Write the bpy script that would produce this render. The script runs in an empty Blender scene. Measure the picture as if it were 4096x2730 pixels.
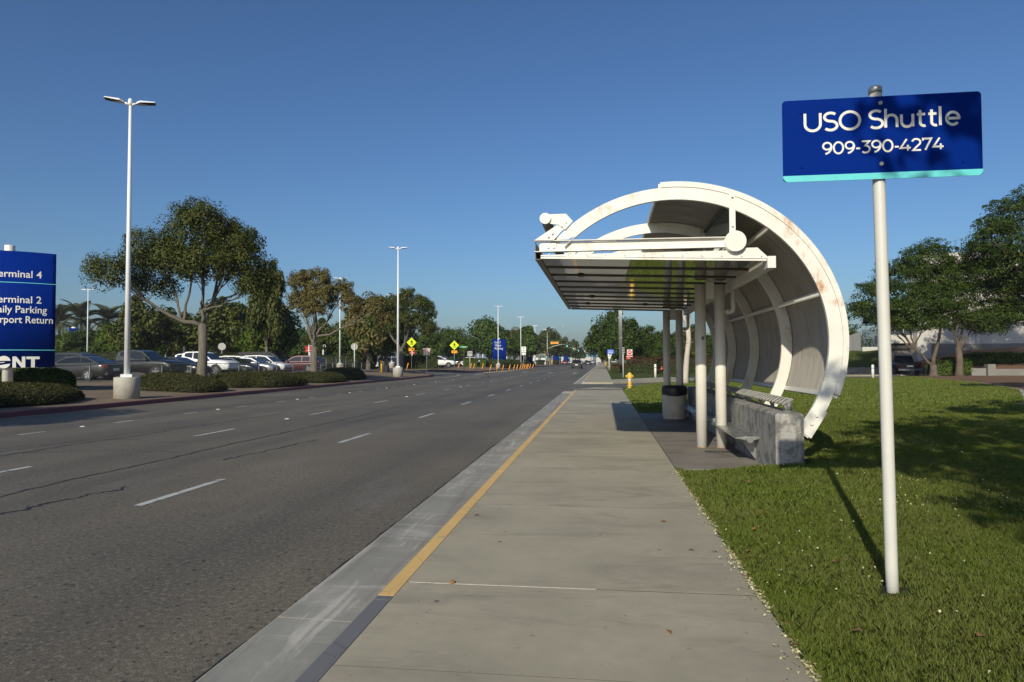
import bpy, bmesh, math, random
import numpy as np
from mathutils import Vector, Matrix
random.seed(7); RNG = np.random.default_rng(11)
scene = bpy.context.scene; C = scene.collection
PI = math.pi; R = math.radians

# ---------------------------------------------------------------- camera
cam = bpy.data.cameras.new('camera'); camo = bpy.data.objects.new('camera', cam); C.objects.link(camo)
cam.sensor_width = 36; cam.lens = 24; cam.clip_start = .05; cam.clip_end = 6000
YAW, PITCH, ROLL = R(7.5625), R(1.6666), -0.004
fw = Vector((-math.sin(YAW)*math.cos(PITCH), math.cos(YAW)*math.cos(PITCH), math.sin(PITCH)))
rt = Vector((math.cos(YAW), math.sin(YAW), 0)); up = rt.cross(fw)
rt = (rt*math.cos(ROLL)+up*math.sin(ROLL)).normalized(); up = rt.cross(fw)
camo.matrix_world = Matrix(((rt.x, up.x, -fw.x, 0), (rt.y, up.y, -fw.y, 0), (rt.z, up.z, -fw.z, 1.5), (0, 0, 0, 1)))
scene.camera = camo
# ---------------------------------------------------------------- daylight
SUN = Vector((-.995, -4.33, 2.39)).normalized()            # towards the sun
w = bpy.data.worlds.new('World'); scene.world = w; w.use_nodes = True
nt = w.node_tree; bg = nt.nodes['Background']
sky = nt.nodes.new('ShaderNodeTexSky'); sky.sky_type = 'NISHITA'; sky.sun_disc = False
sky.sun_elevation = math.asin(SUN.z); sky.sun_rotation = math.atan2(SUN.x, SUN.y)
sky.air_density = 1.1; sky.dust_density = 1.5; sky.ozone_density = 6.8; sky.altitude = 0
gmn = nt.nodes.new('ShaderNodeGamma'); gmn.inputs[1].default_value = 1.15
nt.links.new(sky.outputs[0], gmn.inputs[0]); nt.links.new(gmn.outputs[0], bg.inputs[0]); bg.inputs[1].default_value = .084
sl = bpy.data.lights.new('sun', 'SUN'); slo = bpy.data.objects.new('sun', sl); C.objects.link(slo)
sl.energy = 4.8; sl.angle = R(.55); sl.color = (1, .93, .745)
slo.rotation_euler = SUN.to_track_quat('Z', 'Y').to_euler()
vs = scene.view_settings; vs.view_transform = 'Standard'; vs.look = 'None'; vs.exposure = -.1; vs.gamma = 1; vs.use_curve_mapping = False
scene.cycles.use_denoising = True
scene.cycles.max_bounces = 6; scene.cycles.transparent_max_bounces = 8

# ---------------------------------------------------------------- helpers
def lerp(a, b, t): return a+(b-a)*t
def sstep(a, b, x):
    t = np.clip((np.asarray(x, float)-a)/(b-a), 0, 1); return t*t*(3-2*t)
class MB:
    """collects shapes; build() links them as one mesh object"""
    def __init__(s): s.v = []; s.f = []; s.sm = []
    def add(s, vs, fs, smooth=False):
        n = len(s.v); s.v += [tuple(v) for v in vs]
        for f in fs: s.f.append(tuple(i+n for i in f)); s.sm.append(smooth)
        return s
    def box(s, x0, x1, y0, y1, z0, z1, bev=0):
        if bev <= 0:
            v = [(x, y, z) for z in (z0, z1) for y in (y0, y1) for x in (x0, x1)]
            return s.add(v, [(0, 2, 3, 1), (4, 5, 7, 6), (0, 1, 5, 4), (2, 6, 7, 3), (0, 4, 6, 2), (1, 3, 7, 5)])
        b = bev; v = [(x, y, z0) for x, y in ((x0, y0), (x1, y0), (x1, y1), (x0, y1))]
        v += [(x, y, z1-b) for x, y in ((x0, y0), (x1, y0), (x1, y1), (x0, y1))]
        v += [(x, y, z1) for x, y in ((x0+b, y0+b), (x1-b, y0+b), (x1-b, y1-b), (x0+b, y1-b))]
        f = [(3, 2, 1, 0), (8, 9, 10, 11)]
        for i in range(4):
            j = (i+1) % 4; f += [(i, j, j+4, i+4), (i+4, j+4, j+8, i+8)]
        return s.add(v, f)
    def cyl(s, p0, p1, r0, r1=None, n=12, cap=True, smooth=True):
        r1 = r0 if r1 is None else r1
        return s.tube([p0, p1], [r0, r1], n, cap, smooth)
    def tube(s, pts, rad, n=8, cap=True, smooth=True):
        pts = [Vector(p) for p in pts]; m = len(pts)
        if not hasattr(rad, '__len__'): rad = [rad]*m
        d = (pts[-1]-pts[0]); ref = Vector((0, 0, 1)) if abs(d.normalized().z) < .9 else Vector((0, 1, 0))
        vs = []
        for i, p in enumerate(pts):
            t = (pts[min(i+1, m-1)]-pts[max(i-1, 0)]).normalized()
            a = t.cross(ref)
            a = a.normalized() if a.length > 1e-4 else t.orthogonal().normalized()
            b = t.cross(a).normalized()
            for k in range(n):
                q = 2*PI*k/n; vs.append(p+(a*math.cos(q)+b*math.sin(q))*rad[i])
        base = len(s.v); fs = []
        for i in range(m-1):
            for k in range(n):
                k2 = (k+1) % n; fs.append((i*n+k, i*n+k2, (i+1)*n+k2, (i+1)*n+k))
        s.add(vs, fs, smooth)
        if cap:
            s.f.append(tuple(base+k for k in range(n))[::-1]); s.sm.append(False)
            s.f.append(tuple(base+(m-1)*n+k for k in range(n))); s.sm.append(False)
        return s
    def lathe(s, prof, c=(0, 0, 0), n=20, smooth=True):
        vs = [(c[0]+r*math.cos(2*PI*k/n), c[1]+r*math.sin(2*PI*k/n), c[2]+z) for r, z in prof for k in range(n)]
        fs = [(i*n+k, i*n+(k+1) % n, (i+1)*n+(k+1) % n, (i+1)*n+k) for i in range(len(prof)-1) for k in range(n)]
        s.add(vs, fs, smooth)
        b = len(s.v)-len(vs)
        s.f.append(tuple(b+k for k in range(n))[::-1]); s.sm.append(False)
        s.f.append(tuple(b+(len(prof)-1)*n+k for k in range(n))); s.sm.append(False)
        return s
    def prism(s, poly, fn0, fn1, smooth=False):
        """poly 2D points -> two caps given by functions of (u,v)"""
        n = len(poly); vs = [fn0(*p) for p in poly]+[fn1(*p) for p in poly]
        fs = [tuple(range(n))[::-1], tuple(range(n, 2*n))]+[(i, (i+1) % n, n+(i+1) % n, n+i) for i in range(n)]
        return s.add(vs, fs, smooth)
    def py(s, poly, y0, y1): return s.prism(poly, lambda a, b: (a, y0, b), lambda a, b: (a, y1, b))     # (x,z)
    def px(s, poly, x0, x1): return s.prism(poly, lambda a, b: (x0, a, b), lambda a, b: (x1, a, b))     # (y,z)
    def pz(s, poly, z0, z1): return s.prism(poly, lambda a, b: (a, b, z0), lambda a, b: (a, b, z1))     # (x,y)
    def mesh(s, name):
        me = bpy.data.meshes.new(name); me.from_pydata(s.v, [], s.f)
        me.polygons.foreach_set('use_smooth', s.sm); me.update(); return me
    def build(s, name, m, parent=None, fix=True):
        me = s.mesh(name)
        if fix:
            bm = bmesh.new(); bm.from_mesh(me); bmesh.ops.recalc_face_normals(bm, faces=bm.faces); bm.to_mesh(me); bm.free()
        return obj(name, me, m, parent)
def obj(name, me, m=None, parent=None, loc=None):
    o = bpy.data.objects.new(name, me); C.objects.link(o)
    if m is not None:
        me.materials.clear(); me.materials.append(m)
    if parent is not None: o.parent = parent
    if loc is not None: o.location = loc
    return o
def tag(o, label, cat, group=None):
    o['label'] = label; o['category'] = cat
    if group: o['group'] = group
    return o
def thing(name, label, cat, loc=(0, 0, 0), rz=0, group=None):
    o = bpy.data.objects.new(name, None); C.objects.link(o); o.empty_display_size = .2
    o.location = loc; o.rotation_euler = (0, 0, rz)
    return tag(o, label, cat, group)
def struct(o): o['kind'] = 'structure'; return o
def kids(o): return [c for c in bpy.data.objects if c.parent == o]
def tree_of(o): return (o, [tree_of(c) for c in o.children])
def dup(node, parent=None):
    o, ch = node; c = o.copy(); C.objects.link(c); c.parent = parent
    for k in ch: dup(k, c)
    return c
def place(node, loc, rz=0, label=None, group=None, scale=None, first=[None]):
    c = dup(node); c.location = loc; c.rotation_euler = (0, 0, rz)
    if label: c['label'] = label
    if group: c['group'] = group
    if scale is not None: c.scale = scale if hasattr(scale, '__len__') else (scale,)*3
    return c
def drop(o):
    for c in list(o.children): drop(c)
    bpy.data.objects.remove(o)
def npmesh(name, V, F, m, smooth=False):
    """fast quads/tris mesh from numpy"""
    me = bpy.data.meshes.new(name); V = np.asarray(V, np.float32); F = np.asarray(F, np.int32)
    k = F.shape[1]; me.vertices.add(len(V)); me.vertices.foreach_set('co', V.ravel())
    me.loops.add(F.size); me.loops.foreach_set('vertex_index', F.ravel())
    me.polygons.add(len(F)); me.polygons.foreach_set('loop_start', np.arange(0, F.size, k, dtype=np.int32))
    try: me.polygons.foreach_set('loop_total', np.full(len(F), k, np.int32))
    except Exception: pass
    if smooth: me.polygons.foreach_set('use_smooth', np.ones(len(F), bool))
    me.update(calc_edges=True); me.materials.append(m); return me

# ---------------------------------------------------------------- materials
def srgb(r, g, b):
    f = lambda c: (c/255/12.92 if c/255 <= .04045 else ((c/255+.055)/1.055)**2.4)
    return (f(r), f(g), f(b))
class NT:
    def __init__(s, name):
        s.m = bpy.data.materials.new(name); s.m.use_nodes = True; s.t = s.m.node_tree; s.b = s.t.nodes['Principled BSDF']
    def n(s, typ, **kw):
        q = s.t.nodes.new('ShaderNode'+typ)
        for k, v in kw.items(): setattr(q, k, v)
        return q
    def l(s, a, b): s.t.links.new(a, b)
    def val(s, sock, v):
        if isinstance(v, (int, float)): sock.default_value = v
        elif isinstance(v, (tuple, list)): sock.default_value = (*v, 1) if len(v) == 3 and sock.type == 'RGBA' else v
        else: s.l(v, sock)
    def coord(s, kind='Position', scale=(1, 1, 1)):
        if kind == 'Position': o = s.n('NewGeometry').outputs['Position']
        else: o = s.n('TexCoord').outputs[kind]
        mp = s.n('Mapping'); mp.inputs['Scale'].default_value = scale; s.l(o, mp.inputs[0]); return mp.outputs[0]
    def noise(s, co, scale, detail=4, rough=.6, out='Fac', dist=0):
        q = s.n('TexNoise'); q.inputs['Scale'].default_value = scale; q.inputs['Detail'].default_value = detail
        q.inputs['Roughness'].default_value = rough; q.inputs['Distortion'].default_value = dist; s.l(co, q.inputs['Vector']); return q.outputs[out]
    def voro(s, co, scale, feature='F1', out='Distance', rnd=1, dim='3D'):
        q = s.n('TexVoronoi', feature=feature, voronoi_dimensions=dim); q.inputs['Scale'].default_value = scale; q.inputs['Randomness'].default_value = rnd
        s.l(co, q.inputs['Vector']); return q.outputs[out]
    def ramp(s, f, stops, interp='LINEAR'):
        q = s.n('ValToRGB'); e = q.color_ramp.elements; q.color_ramp.interpolation = interp
        while len(e) < len(stops): e.new(.5)
        for i, (p, c) in enumerate(stops):
            e[i].position = p; e[i].color = (c, c, c, 1) if isinstance(c, (int, float)) else (*c, 1)
        s.l(f, q.inputs[0]); return q.outputs[0]
    def mix(s, f, a, b, mode='MIX'):
        q = s.n('Mix', data_type='RGBA', blend_type=mode); s.val(q.inputs[0], f); s.val(q.inputs[6], a); s.val(q.inputs[7], b); return q.outputs[2]
    def math(s, op, a, b=0.0):
        q = s.n('Math', operation=op); s.val(q.inputs[0], a); s.val(q.inputs[1], b); return q.outputs[0]
    def bump(s, h, strength=.3, dist=.01):
        q = s.n('Bump'); q.inputs['Strength'].default_value = strength; q.inputs['Distance'].default_value = dist
        s.l(h, q.inputs['Height']); s.l(q.outputs[0], s.b.inputs['Normal'])
    def set(s, color=None, rough=None, metal=None, spec=None):
        if color is not None: s.val(s.b.inputs['Base Color'], color)
        if rough is not None: s.val(s.b.inputs['Roughness'], rough)
        if metal is not None: s.val(s.b.inputs['Metallic'], metal)
        if spec is not None: s.val(s.b.inputs['Specular IOR Level'], spec)
        return s.m
MATS = {}
def plain(name, col, rough=.55, metal=0., var=.12, scale=6, coat=0., coords='Object', bump=0, dirt=None):
    """painted / moulded surface with mottling, light wear and uneven gloss"""
    if name in MATS: return MATS[name]
    t = NT(name); co = t.coord(coords)
    n = t.noise(co, scale, 5); f = t.ramp(n, [(.3, 0), (.7, 1)])
    c = t.mix(f, tuple(x*(1-var) for x in col), tuple(min(1, x*(1+var)) for x in col))
    if dirt:
        d = t.ramp(t.noise(co, scale*2.7, 6, .7), [(.55, 0), (.72, .75)]); c = t.mix(d, c, dirt)
    r = t.ramp(t.noise(co, scale*3, 3), [(.2, max(0.02, rough-.08)), (.8, min(1, rough+.1))])
    t.set(c, r, metal)
    if coat: t.b.inputs['Coat Weight'].default_value = coat; t.b.inputs['Coat Roughness'].default_value = .06
    if bump: t.bump(t.noise(co, scale*12, 3), bump, .005)
    MATS[name] = t.m; return t.m
def foliage(name, cols, rough=.55, trans=.22, patch=.6):
    if name in MATS: return MATS[name]
    t = NT(name); ri = t.n('NewGeometry').outputs['Random Per Island']
    k = len(cols)-1; c = t.ramp(ri, [(i/k, q) for i, q in enumerate(cols)])
    n = t.noise(t.coord('Object'), patch, 2); c = t.mix(t.ramp(n, [(.35, .0), (.65, .35)]), c, cols[-1], 'MIX')
    t.set(c, rough, 0, .22)
    tr = t.n('BsdfTranslucent'); t.l(c, tr.inputs[0]); ms = t.n('MixShader'); ms.inputs[0].default_value = trans
    t.l(t.b.outputs[0], ms.inputs[1]); t.l(tr.outputs[0], ms.inputs[2]); t.l(ms.outputs[0], t.t.nodes['Material Output'].inputs[0])
    MATS[name] = t.m; return t.m
def m_asphalt():
    t = NT('asphalt'); co = t.coord()
    fine = t.noise(co, 90, 3, .7); vor = t.voro(co, 75); big = t.noise(co, .28, 5, .6)
    lanes = t.noise(t.coord('Position', (.55, .018, 1)), 1.0, 3, .5)
    c = t.mix(t.ramp(fine, [(.32, 0), (.68, 1)]), (.069, .058, .041), (.225, .193, .143))
    c = t.mix(t.ramp(vor, [(.0, .55), (.35, 0)]), c, (.26, .235, .205))
    c = t.mix(t.ramp(big, [(.32, .6), (.62, 0)]), c, (.07, .064, .056))
    c = t.mix(t.ramp(lanes, [(.4, .55), (.58, 0)]), c, (.066, .06, .052))
    wob = t.noise(co, 11, 4); mid = t.noise(co, 28, 2, .5); c = t.mix(t.ramp(mid, [(.34, .4), (.5, 0)]), c, (.055, .05, .043)); c = t.mix(t.ramp(mid, [(.56, 0), (.68, .4)]), c, (.25, .228, .19))
    for sc_, th in ((1.3, .028), (2.9, .052), (6.0, .075)):
        spm = t.math('ADD', t.voro(co, sc_, dim='2D'), t.math('MULTIPLY', wob, th*1.2)); c = t.mix(t.ramp(spm, [(th, .8), (th*1.7, 0)]), c, (.022, .02, .018))
    pale = t.ramp(t.noise(t.coord('Position', (1, .25, 1)), .9, 6, .7), [(.56, 0), (.72, .38)])
    c = t.mix(pale, c, (.2, .195, .185))
    t.set(c, t.ramp(fine, [(.3, .62), (.7, .85)]), 0, .35); t.bump(t.math('ADD', fine, t.math('MULTIPLY', vor, .5)), .5, .006); return t.m
def m_concrete(name, a, b, stain=(.17, .15, .13), spots=True, st=.3, sc=1.0, edge=0):
    t = NT(name); co = t.coord()
    big = t.noise(co, .75*sc, 6, .65); fine = t.noise(co, 130, 3, .7); mid = t.noise(co, 9*sc, 5, .6)
    c = t.mix(t.ramp(big, [(.3, 0), (.7, 1)]), a, b)
    c = t.mix(t.ramp(mid, [(.3, .25), (.7, 0)]), c, tuple(x*.82 for x in a))
    c = t.mix(t.ramp(t.noise(t.coord('Position', (.5, 1.6, 1)), 1.1*sc, 7, .72, dist=.8), [(.52, 0), (.72, st)]), c, stain)
    c = t.mix(t.ramp(fine, [(.3, .16), (.7, 0)]), c, tuple(x*.6 for x in a))
    if spots:
        pick = t.n('SeparateColor'); t.l(t.voro(co, 1.5, out='Color', dim='2D'), pick.inputs[0]); pk = t.ramp(pick.outputs[0], [(.45, 0), (.47, 1)]); pk2 = t.ramp(pick.outputs[1], [(.0, .4), (1, 1)])
        sp = t.math('ADD', t.voro(co, 1.5, dim='2D'), t.math('MULTIPLY', t.noise(co, 14, 2), .02))
        c = t.mix(t.math('MULTIPLY', t.math('MULTIPLY', pk, pk2), t.ramp(sp, [(.026, .9), (.036, 0)])), c, (.035, .03, .03))
        sp2 = t.math('ADD', t.voro(co, 2.6, dim='2D'), t.math('MULTIPLY', t.noise(co, 20, 2), .02))
        c = t.mix(t.ramp(sp2, [(.016, .5), (.022, 0)]), c, (.06, .05, .045))
    if name.startswith('gutter'):
        c = t.mix(t.ramp(t.noise(t.coord('Position', (5, .7, 1)), 1.3, 7, .7, dist=.4), [(.54, 0), (.66, .7)]), c, (.50, .475, .43)); c = t.mix(t.ramp(t.noise(t.coord('Position', (7, .35, 1)), .8, 5, .6), [(.5, 0), (.7, .5)]), c, (.13, .125, .12))
    t.set(c, t.ramp(mid, [(.3, .75), (.7, .92)]), 0, .3); t.bump(fine, .25, .003); return t.m
def m_rusty(name, col=(.78, .76, .70), amt=.66):
    t = NT(name); co = t.coord('Object'); 
    n = t.noise(co, 1.7, 6, .7, dist=.3); st = t.noise(t.coord('Object', (14, 14, 2)), 1, 5, .7)
    c = t.mix(t.ramp(t.noise(co, 4, 4), [(.3, 0), (.7, 1)]), tuple(x*.9 for x in col), col)
    c = t.mix(t.ramp(st, [(.5, 0), (.75, .22)]), c, (.52, .46, .38))
    mk = t.math('MULTIPLY', t.ramp(n, [(amt-.08, 0), (amt+.06, 1)]), t.ramp(st, [(.42, .0), (.6, 1)]))
    c = t.mix(mk, c, (.46, .20, .05)); t.set(c, .42, 0, .4); t.bump(st, .05, .002); return t.m
# ---------------------------------------------------------------- lettering (made first, while the scene is small)
TXT = {}
def lettering(key, body, size, bold=.0, align='CENTER', space=1.0):
    cu = bpy.data.curves.new('t', 'FONT'); cu.body = body; cu.size = size; cu.align_x = align; cu.align_y = 'CENTER'
    cu.offset = bold; cu.space_character = space; cu.resolution_u = 3
    o = bpy.data.objects.new('t', cu); C.objects.link(o)
    dg = bpy.context.evaluated_depsgraph_get(); me = bpy.data.meshes.new_from_object(o.evaluated_get(dg))
    V = np.zeros(len(me.vertices)*3); me.vertices.foreach_get('co', V); V = V.reshape(-1, 3)[:, :2]
    F = [tuple(p.vertices) for p in me.polygons]
    bpy.data.objects.remove(o); bpy.data.curves.remove(cu); bpy.data.meshes.remove(me); TXT[key] = (V, F)
for k, b, s, bo, sp in [('uso', 'USO Shuttle', .166, .0022, 1.06), ('tel', '909-390-4274', .121, .0012, 1.02), ('t4', 'Terminal 4', .42, .004, 1), ('t2', 'Terminal 2', .42, .004, 1),
        ('dp', 'Daily Parking', .42, .004, 1), ('ar', 'Airport Return', .42, .004, 1), ('air', 'Airport', .34, .008, 1), ('shu', 'Shuttle', .34, .008, 1),
        ('stop', 'STOPPING', .17, .006, 1), ('any', 'ANY TIME', .15, .006, 1), ('tow', 'TOW-AWAY', .15, .004, 1), ('no', 'NO', .17, .006, 1), ('truck', 'TRUCK', .2, .005, 1), ('route', 'ROUTE', .2, .005, 1),
        ('speed', 'SPEED', .18, .004, 1), ('limit', 'LIMIT', .18, .004, 1), ('30', '30', .42, .01, 1), ('dne', 'DO NOT ENTER', .085, .002, 1), ('wrong', 'WRONG', .2, .005, 1), ('way', 'WAY', .2, .005, 1),
        ('lot3', 'Lot 3', .42, .006, 1), ('value', 'Value', .42, .006, 1), ('park', 'Parking', .42, .006, 1), ('nolimit', 'NO STOP', .12, .003, 1)]:
    lettering(k, b, s, bo, 'CENTER', sp)
def put_text(key, m, parent, loc, rz=0, name='lettering', left=False, right=False):
    """flat lettering standing upright, reading along local +x and facing local -y"""
    V, F = TXT[key]; V = V.copy()
    if left: V[:, 0] -= V[:, 0].min()
    if right: V[:, 0] -= V[:, 0].max()
    me = bpy.data.meshes.new(name); me.from_pydata([(x, 0, z) for x, z in V], [], F); me.update()
    o = obj(name, me, m, parent); o.location = loc; o.rotation_euler = (0, 0, rz); return o
# ---------------------------------------------------------------- shared materials
ASPHALT = m_asphalt()
WALK = m_concrete('walk_concrete', (.285, .26, .198), (.42, .378, .285), (.15, .13, .105), st=.6)
GUTTER = m_concrete('gutter_concrete', (.225, .22, .20), (.31, .305, .275), (.46, .44, .42), spots=False, st=.7, sc=1.3)
PAD = m_concrete('pad_concrete', (.16, .14, .12), (.27, .245, .215), (.055, .046, .04), st=.85, sc=1.2)
KERBC = m_concrete('kerb_concrete', (.33, .32, .29), (.42, .40, .36), spots=False)
def m_wall():
    t = NT('bench_concrete'); co = t.coord(); c = t.mix(t.ramp(t.noise(co, 3, 5), [(.3, 0), (.7, 1)]), (.27, .26, .24), (.38, .365, .335))
    bl = t.ramp(t.noise(co, 6, 9, .72), [(.47, 0), (.58, .62)]); c = t.mix(bl, c, (.05, .048, .046))
    sk = t.ramp(t.noise(t.coord('Position', (9, 9, .9)), 1.6, 5, .65), [(.54, 0), (.72, .5)]); c = t.mix(sk, c, (.07, .065, .06))
    c = t.mix(t.ramp(t.voro(co, 22), [(.1, .6), (.2, 0)]), c, (.12, .11, .1)); t.set(c, .85, 0, .3); t.bump(t.noise(co, 50, 4), .4, .004); return t.m
WALLC = m_wall()
BASEC = m_concrete('lamp_base_concrete', (.38, .355, .30), (.47, .44, .38), (.2, .19, .17), spots=False, st=.5, sc=2)
def m_kerbpaint(name, col, under=(.3, .28, .25), amt=.62):
    t = NT(name); co = t.coord(); n = t.noise(co, 5, 7, .72); 
    c = t.mix(t.ramp(t.noise(co, 2, 4), [(.3, 0), (.7, 1)]), tuple(x*.85 for x in col), col)
    c = t.mix(t.ramp(n, [(amt, 0), (amt+.05, .8)]), c, under)
    cr = t.voro(t.coord('Position', (1, .35, 1)), 5, 'DISTANCE_TO_EDGE'); c = t.mix(t.ramp(cr, [(.0, .6), (.016, 0)]), c, tuple(x*.5 for x in col))
    t.set(c, .6, 0, .35); t.bump(n, .2, .003); return t.m
YELK = m_kerbpaint('yellow_kerb_paint', (.68, .44, .16)); GREYK = m_kerbpaint('grey_kerb_paint', (.15, .148, .155), (.26, .2, .18), .66)
REDK = m_kerbpaint('red_kerb_paint', (.16, .045, .05), (.14, .10, .09), .6)
LINE = m_kerbpaint('white_road_paint', (.48, .48, .46), (.16, .15, .14), .53)
YLINE = m_kerbpaint('yellow_road_paint', (.6, .38, .06), (.2, .17, .1), .6)
TAR = plain('crack_sealant', (.022, .021, .02), .6, 0, .3, 20, coords='Position')
def m_soil(name, a, b, chip, sc=1):
    t = NT(name); co = t.coord(); c = t.mix(t.ramp(t.noise(co, .9*sc, 6, .7), [(.3, 0), (.7, 1)]), a, b)
    c = t.mix(t.ramp(t.voro(co, 16*sc), [(.1, .7), (.35, 0)]), c, chip); c = t.mix(t.ramp(t.noise(co, 40*sc, 3), [(.35, .6), (.6, 0)]), c, tuple(x*.45 for x in a))
    t.set(c, .95, 0, .2); t.bump(t.noise(co, 30*sc, 4), .6, .03); return t.m
DIRT = m_soil('dry_dirt', (.17, .125, .085), (.26, .20, .14), (.30, .25, .19)); MULCH = m_soil('bark_mulch', (.15, .085, .05), (.24, .14, .085), (.28, .19, .12))
def m_lawn():
    t = NT('lawn_soil'); co = t.coord()
    c = t.mix(t.ramp(t.noise(co, .6, 5, .7), [(.3, 0), (.7, 1)]), (.028, .045, .012), (.05, .075, .02))
    c = t.mix(t.ramp(t.noise(co, 25, 4, .7), [(.4, .7), (.62, 0)]), c, (.035, .028, .014))
    t.set(c, .95, 0, .15); t.bump(t.noise(co, 60, 3), .8, .03); return t.m
LAWNM = m_lawn()
def m_farlawn():
    t = NT('far_lawn_grass'); co = t.coord()
    c = t.mix(t.ramp(t.noise(co, .5, 5, .7), [(.3, 0), (.7, 1)]), (.052, .07, .013), (.09, .11, .022))
    c = t.mix(t.ramp(t.noise(co, 14, 5, .7), [(.35, .6), (.65, 0)]), c, (.045, .065, .015))
    t.set(c, .95, 0, .15); t.bump(t.noise(co, 40, 3), .9, .06); return t.m
FLAWN = m_farlawn()
# ---------------------------------------------------------------- ground, roads, walks
def sheet(name, x0, x1, y0, y1, z, m):
    return struct(MB().add([(x0, y0, z), (x1, y0, z), (x1, y1, z), (x0, y1, z)], [(0, 1, 2, 3)]).build(name, m, fix=False))
def slabpoly(name, poly, z1, z0, m): return struct(MB().pz(poly, z0, z1).build(name, m))
sheet('ground', -2500, 2500, -300, 5000, -.06, DIRT)
road = sheet('road', -16.3, -1.89, -60, 900, 0.0, ASPHALT)
LOTZ = .45
lot = sheet('parking_lot', -300, -26.9, -10, 500, LOTZ, ASPHALT)
# kerb line on the far (left) side of the road
KNEAR = [(-16.2, -25), (-16.2, 56), (-16.3, 61), (-16.6, 65), (-17.2, 68.5), (-18.2, 71.8), (-20, 74.8), (-22.6, 76.6), (-26.9, 77.6)]
KFAR = [(-26.9, 87.4), (-21.5, 87.6), (-18.8, 88.3), (-17.3, 90), (-16.6, 93), (-16.35, 98), (-16.3, 104), (-16.3, 700)]
def kx(y):
    if y <= 77: return float(np.interp(y, [p[1] for p in KNEAR], [p[0] for p in KNEAR]))
    if y < 88: return -26.9
    return float(np.interp(y, [p[1] for p in KFAR[1:]], [p[0] for p in KFAR[1:]]))
def hleft(x, y): return .135+(LOTZ+.003-.135)*float(sstep(16.6, 23.5, -x))
def sweep_kerb(name, path, wd, h, m, side=-1):
    P = [Vector((x, y)) for x, y in path]; vs = []
    for i, p in enumerate(P):
        t = (P[min(i+1, len(P)-1)]-P[max(i-1, 0)]).normalized(); nn = Vector((-t.y, t.x))*(-side)
        vs += [(p.x, p.y, -.02), (p.x+nn.x*.02, p.y+nn.y*.02, h-.02), (p.x+nn.x*.04, p.y+nn.y*.04, h), (p.x+nn.x*wd, p.y+nn.y*wd, h), (p.x+nn.x*wd, p.y+nn.y*wd, -.02)]
    fs = [(i*5+k, i*5+k+1, (i+1)*5+k+1, (i+1)*5+k) for i in range(len(P)-1) for k in range(4)]
    return struct(MB().add(vs, fs).build(name, m))
sweep_kerb('kerb_left', KNEAR, .16, .15, REDK); sweep_kerb('kerb_left_far', KFAR, .16, .15, REDK)
def strip_terrain(name, ys, m, xin=-26.95):
    vs, fs, nx = [], [], 12
    for y in ys:
        a = kx(y)-.15
        for i in range(nx+1):
            x = lerp(a, xin, i/nx); vs.append((x, y, hleft(x, y)+.02*math.sin(x*1.7+y)*math.cos(y*.9)*min(1, (a-x)/2)))
    for j in range(len(ys)-1):
        for i in range(nx): k = j*(nx+1)+i; fs.append((k, k+1, k+nx+2, k+nx+1))
    return struct(MB().add(vs, fs, True).build(name, m))
strip_terrain('planting_strip', [-25, -10, 0]+[5+i*1.5 for i in range(48)]+[77], DIRT)
strip_terrain('planting_strip_far', [87.6, 88, 88.6, 89.5, 91, 93]+[96+i*4 for i in range(30)]+[230, 300, 400, 600], DIRT)
vs, fs = [], []
for j, y in enumerate([66, 74, 80, 86, 92, 98]):
    for i in range(9): x = lerp(-16.25, -27.2, i/8); vs.append((x, y, .004+lerp(0, LOTZ, float(sstep(0, 1, i/8)))-(.02 if y in (66, 98) else 0)))
for j in range(5):
    for i in range(8): k = j*9+i; fs.append((k, k+1, k+10, k+9))
struct(MB().add(vs, fs, True).build('entrance_road', ASPHALT))
# near side: gutter, kerb and walk, slab by slab
GJ = [3.83+2.29*k for k in range(-3, 13)]
gut = struct(MB().add([(-1.9, -5, .0054), (-1.34, -5, -.0066), (-1.34, 900, -.0066), (-1.9, 900, .0054)], [(0, 1, 2, 3)]).build('gutter', plain('gutter_joint', (.42, .38, .31), .9, 0, .3, 20, coords='Position')))
kerb = struct(MB().box(-1.335, -1.225, -5, 33.2, -.05, .10).build('kerb', KERBC))
for a, b in zip(GJ[:-1], GJ[1:]):
    g = .006; MB().add([(-1.895, a+g, .006), (-1.345, a+g, -.006), (-1.345, b-g, -.006), (-1.895, b-g, .006), (-1.895, a+g, -.05), (-1.345, a+g, -.05), (-1.345, b-g, -.05), (-1.895, b-g, -.05)],
        [(0, 1, 2, 3), (0, 4, 5, 1), (1, 5, 6, 2), (2, 6, 7, 3), (3, 7, 4, 0)]).build('gutter_slab', GUTTER, gut)
def kerb_piece(a, b, m, par=kerb, x0=-1.35, x1=-1.222, z=.131):
    prof = [(x0, -.02), (x0+.012, z-.03), (x0+.032, z), (x1, z), (x1, -.02)]
    MB().py(prof, a+.004, b-.004).build('kerb_block', m, par)
for a, b in zip(GJ[:-1], GJ[1:]):
    if a < 3.9 < b: kerb_piece(a, 3.905, GREYK); kerb_piece(3.905, b, YELK); continue
    if b > 32.5: continue
    kerb_piece(a, b, YELK if a > 3 else GREYK)
MB().add([(-1.35, 31.3, .13), (-1.222, 31.3, .13), (-1.222, 33.6, .02), (-1.35, 33.6, .012), (-1.35, 31.3, -.02), (-1.35, 33.6, -.02)], [(0, 1, 2, 3), (0, 3, 5, 4)]).build('kerb_ramp', KERBC, kerb)
MB().add([(-1.9, 33.31, .002), (-1.2, 33.31, .002), (-1.2, 43.3, .002), (-1.9, 43.3, .002)], [(0, 1, 2, 3)]).build('gutter_slab', GUTTER, gut)
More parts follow.
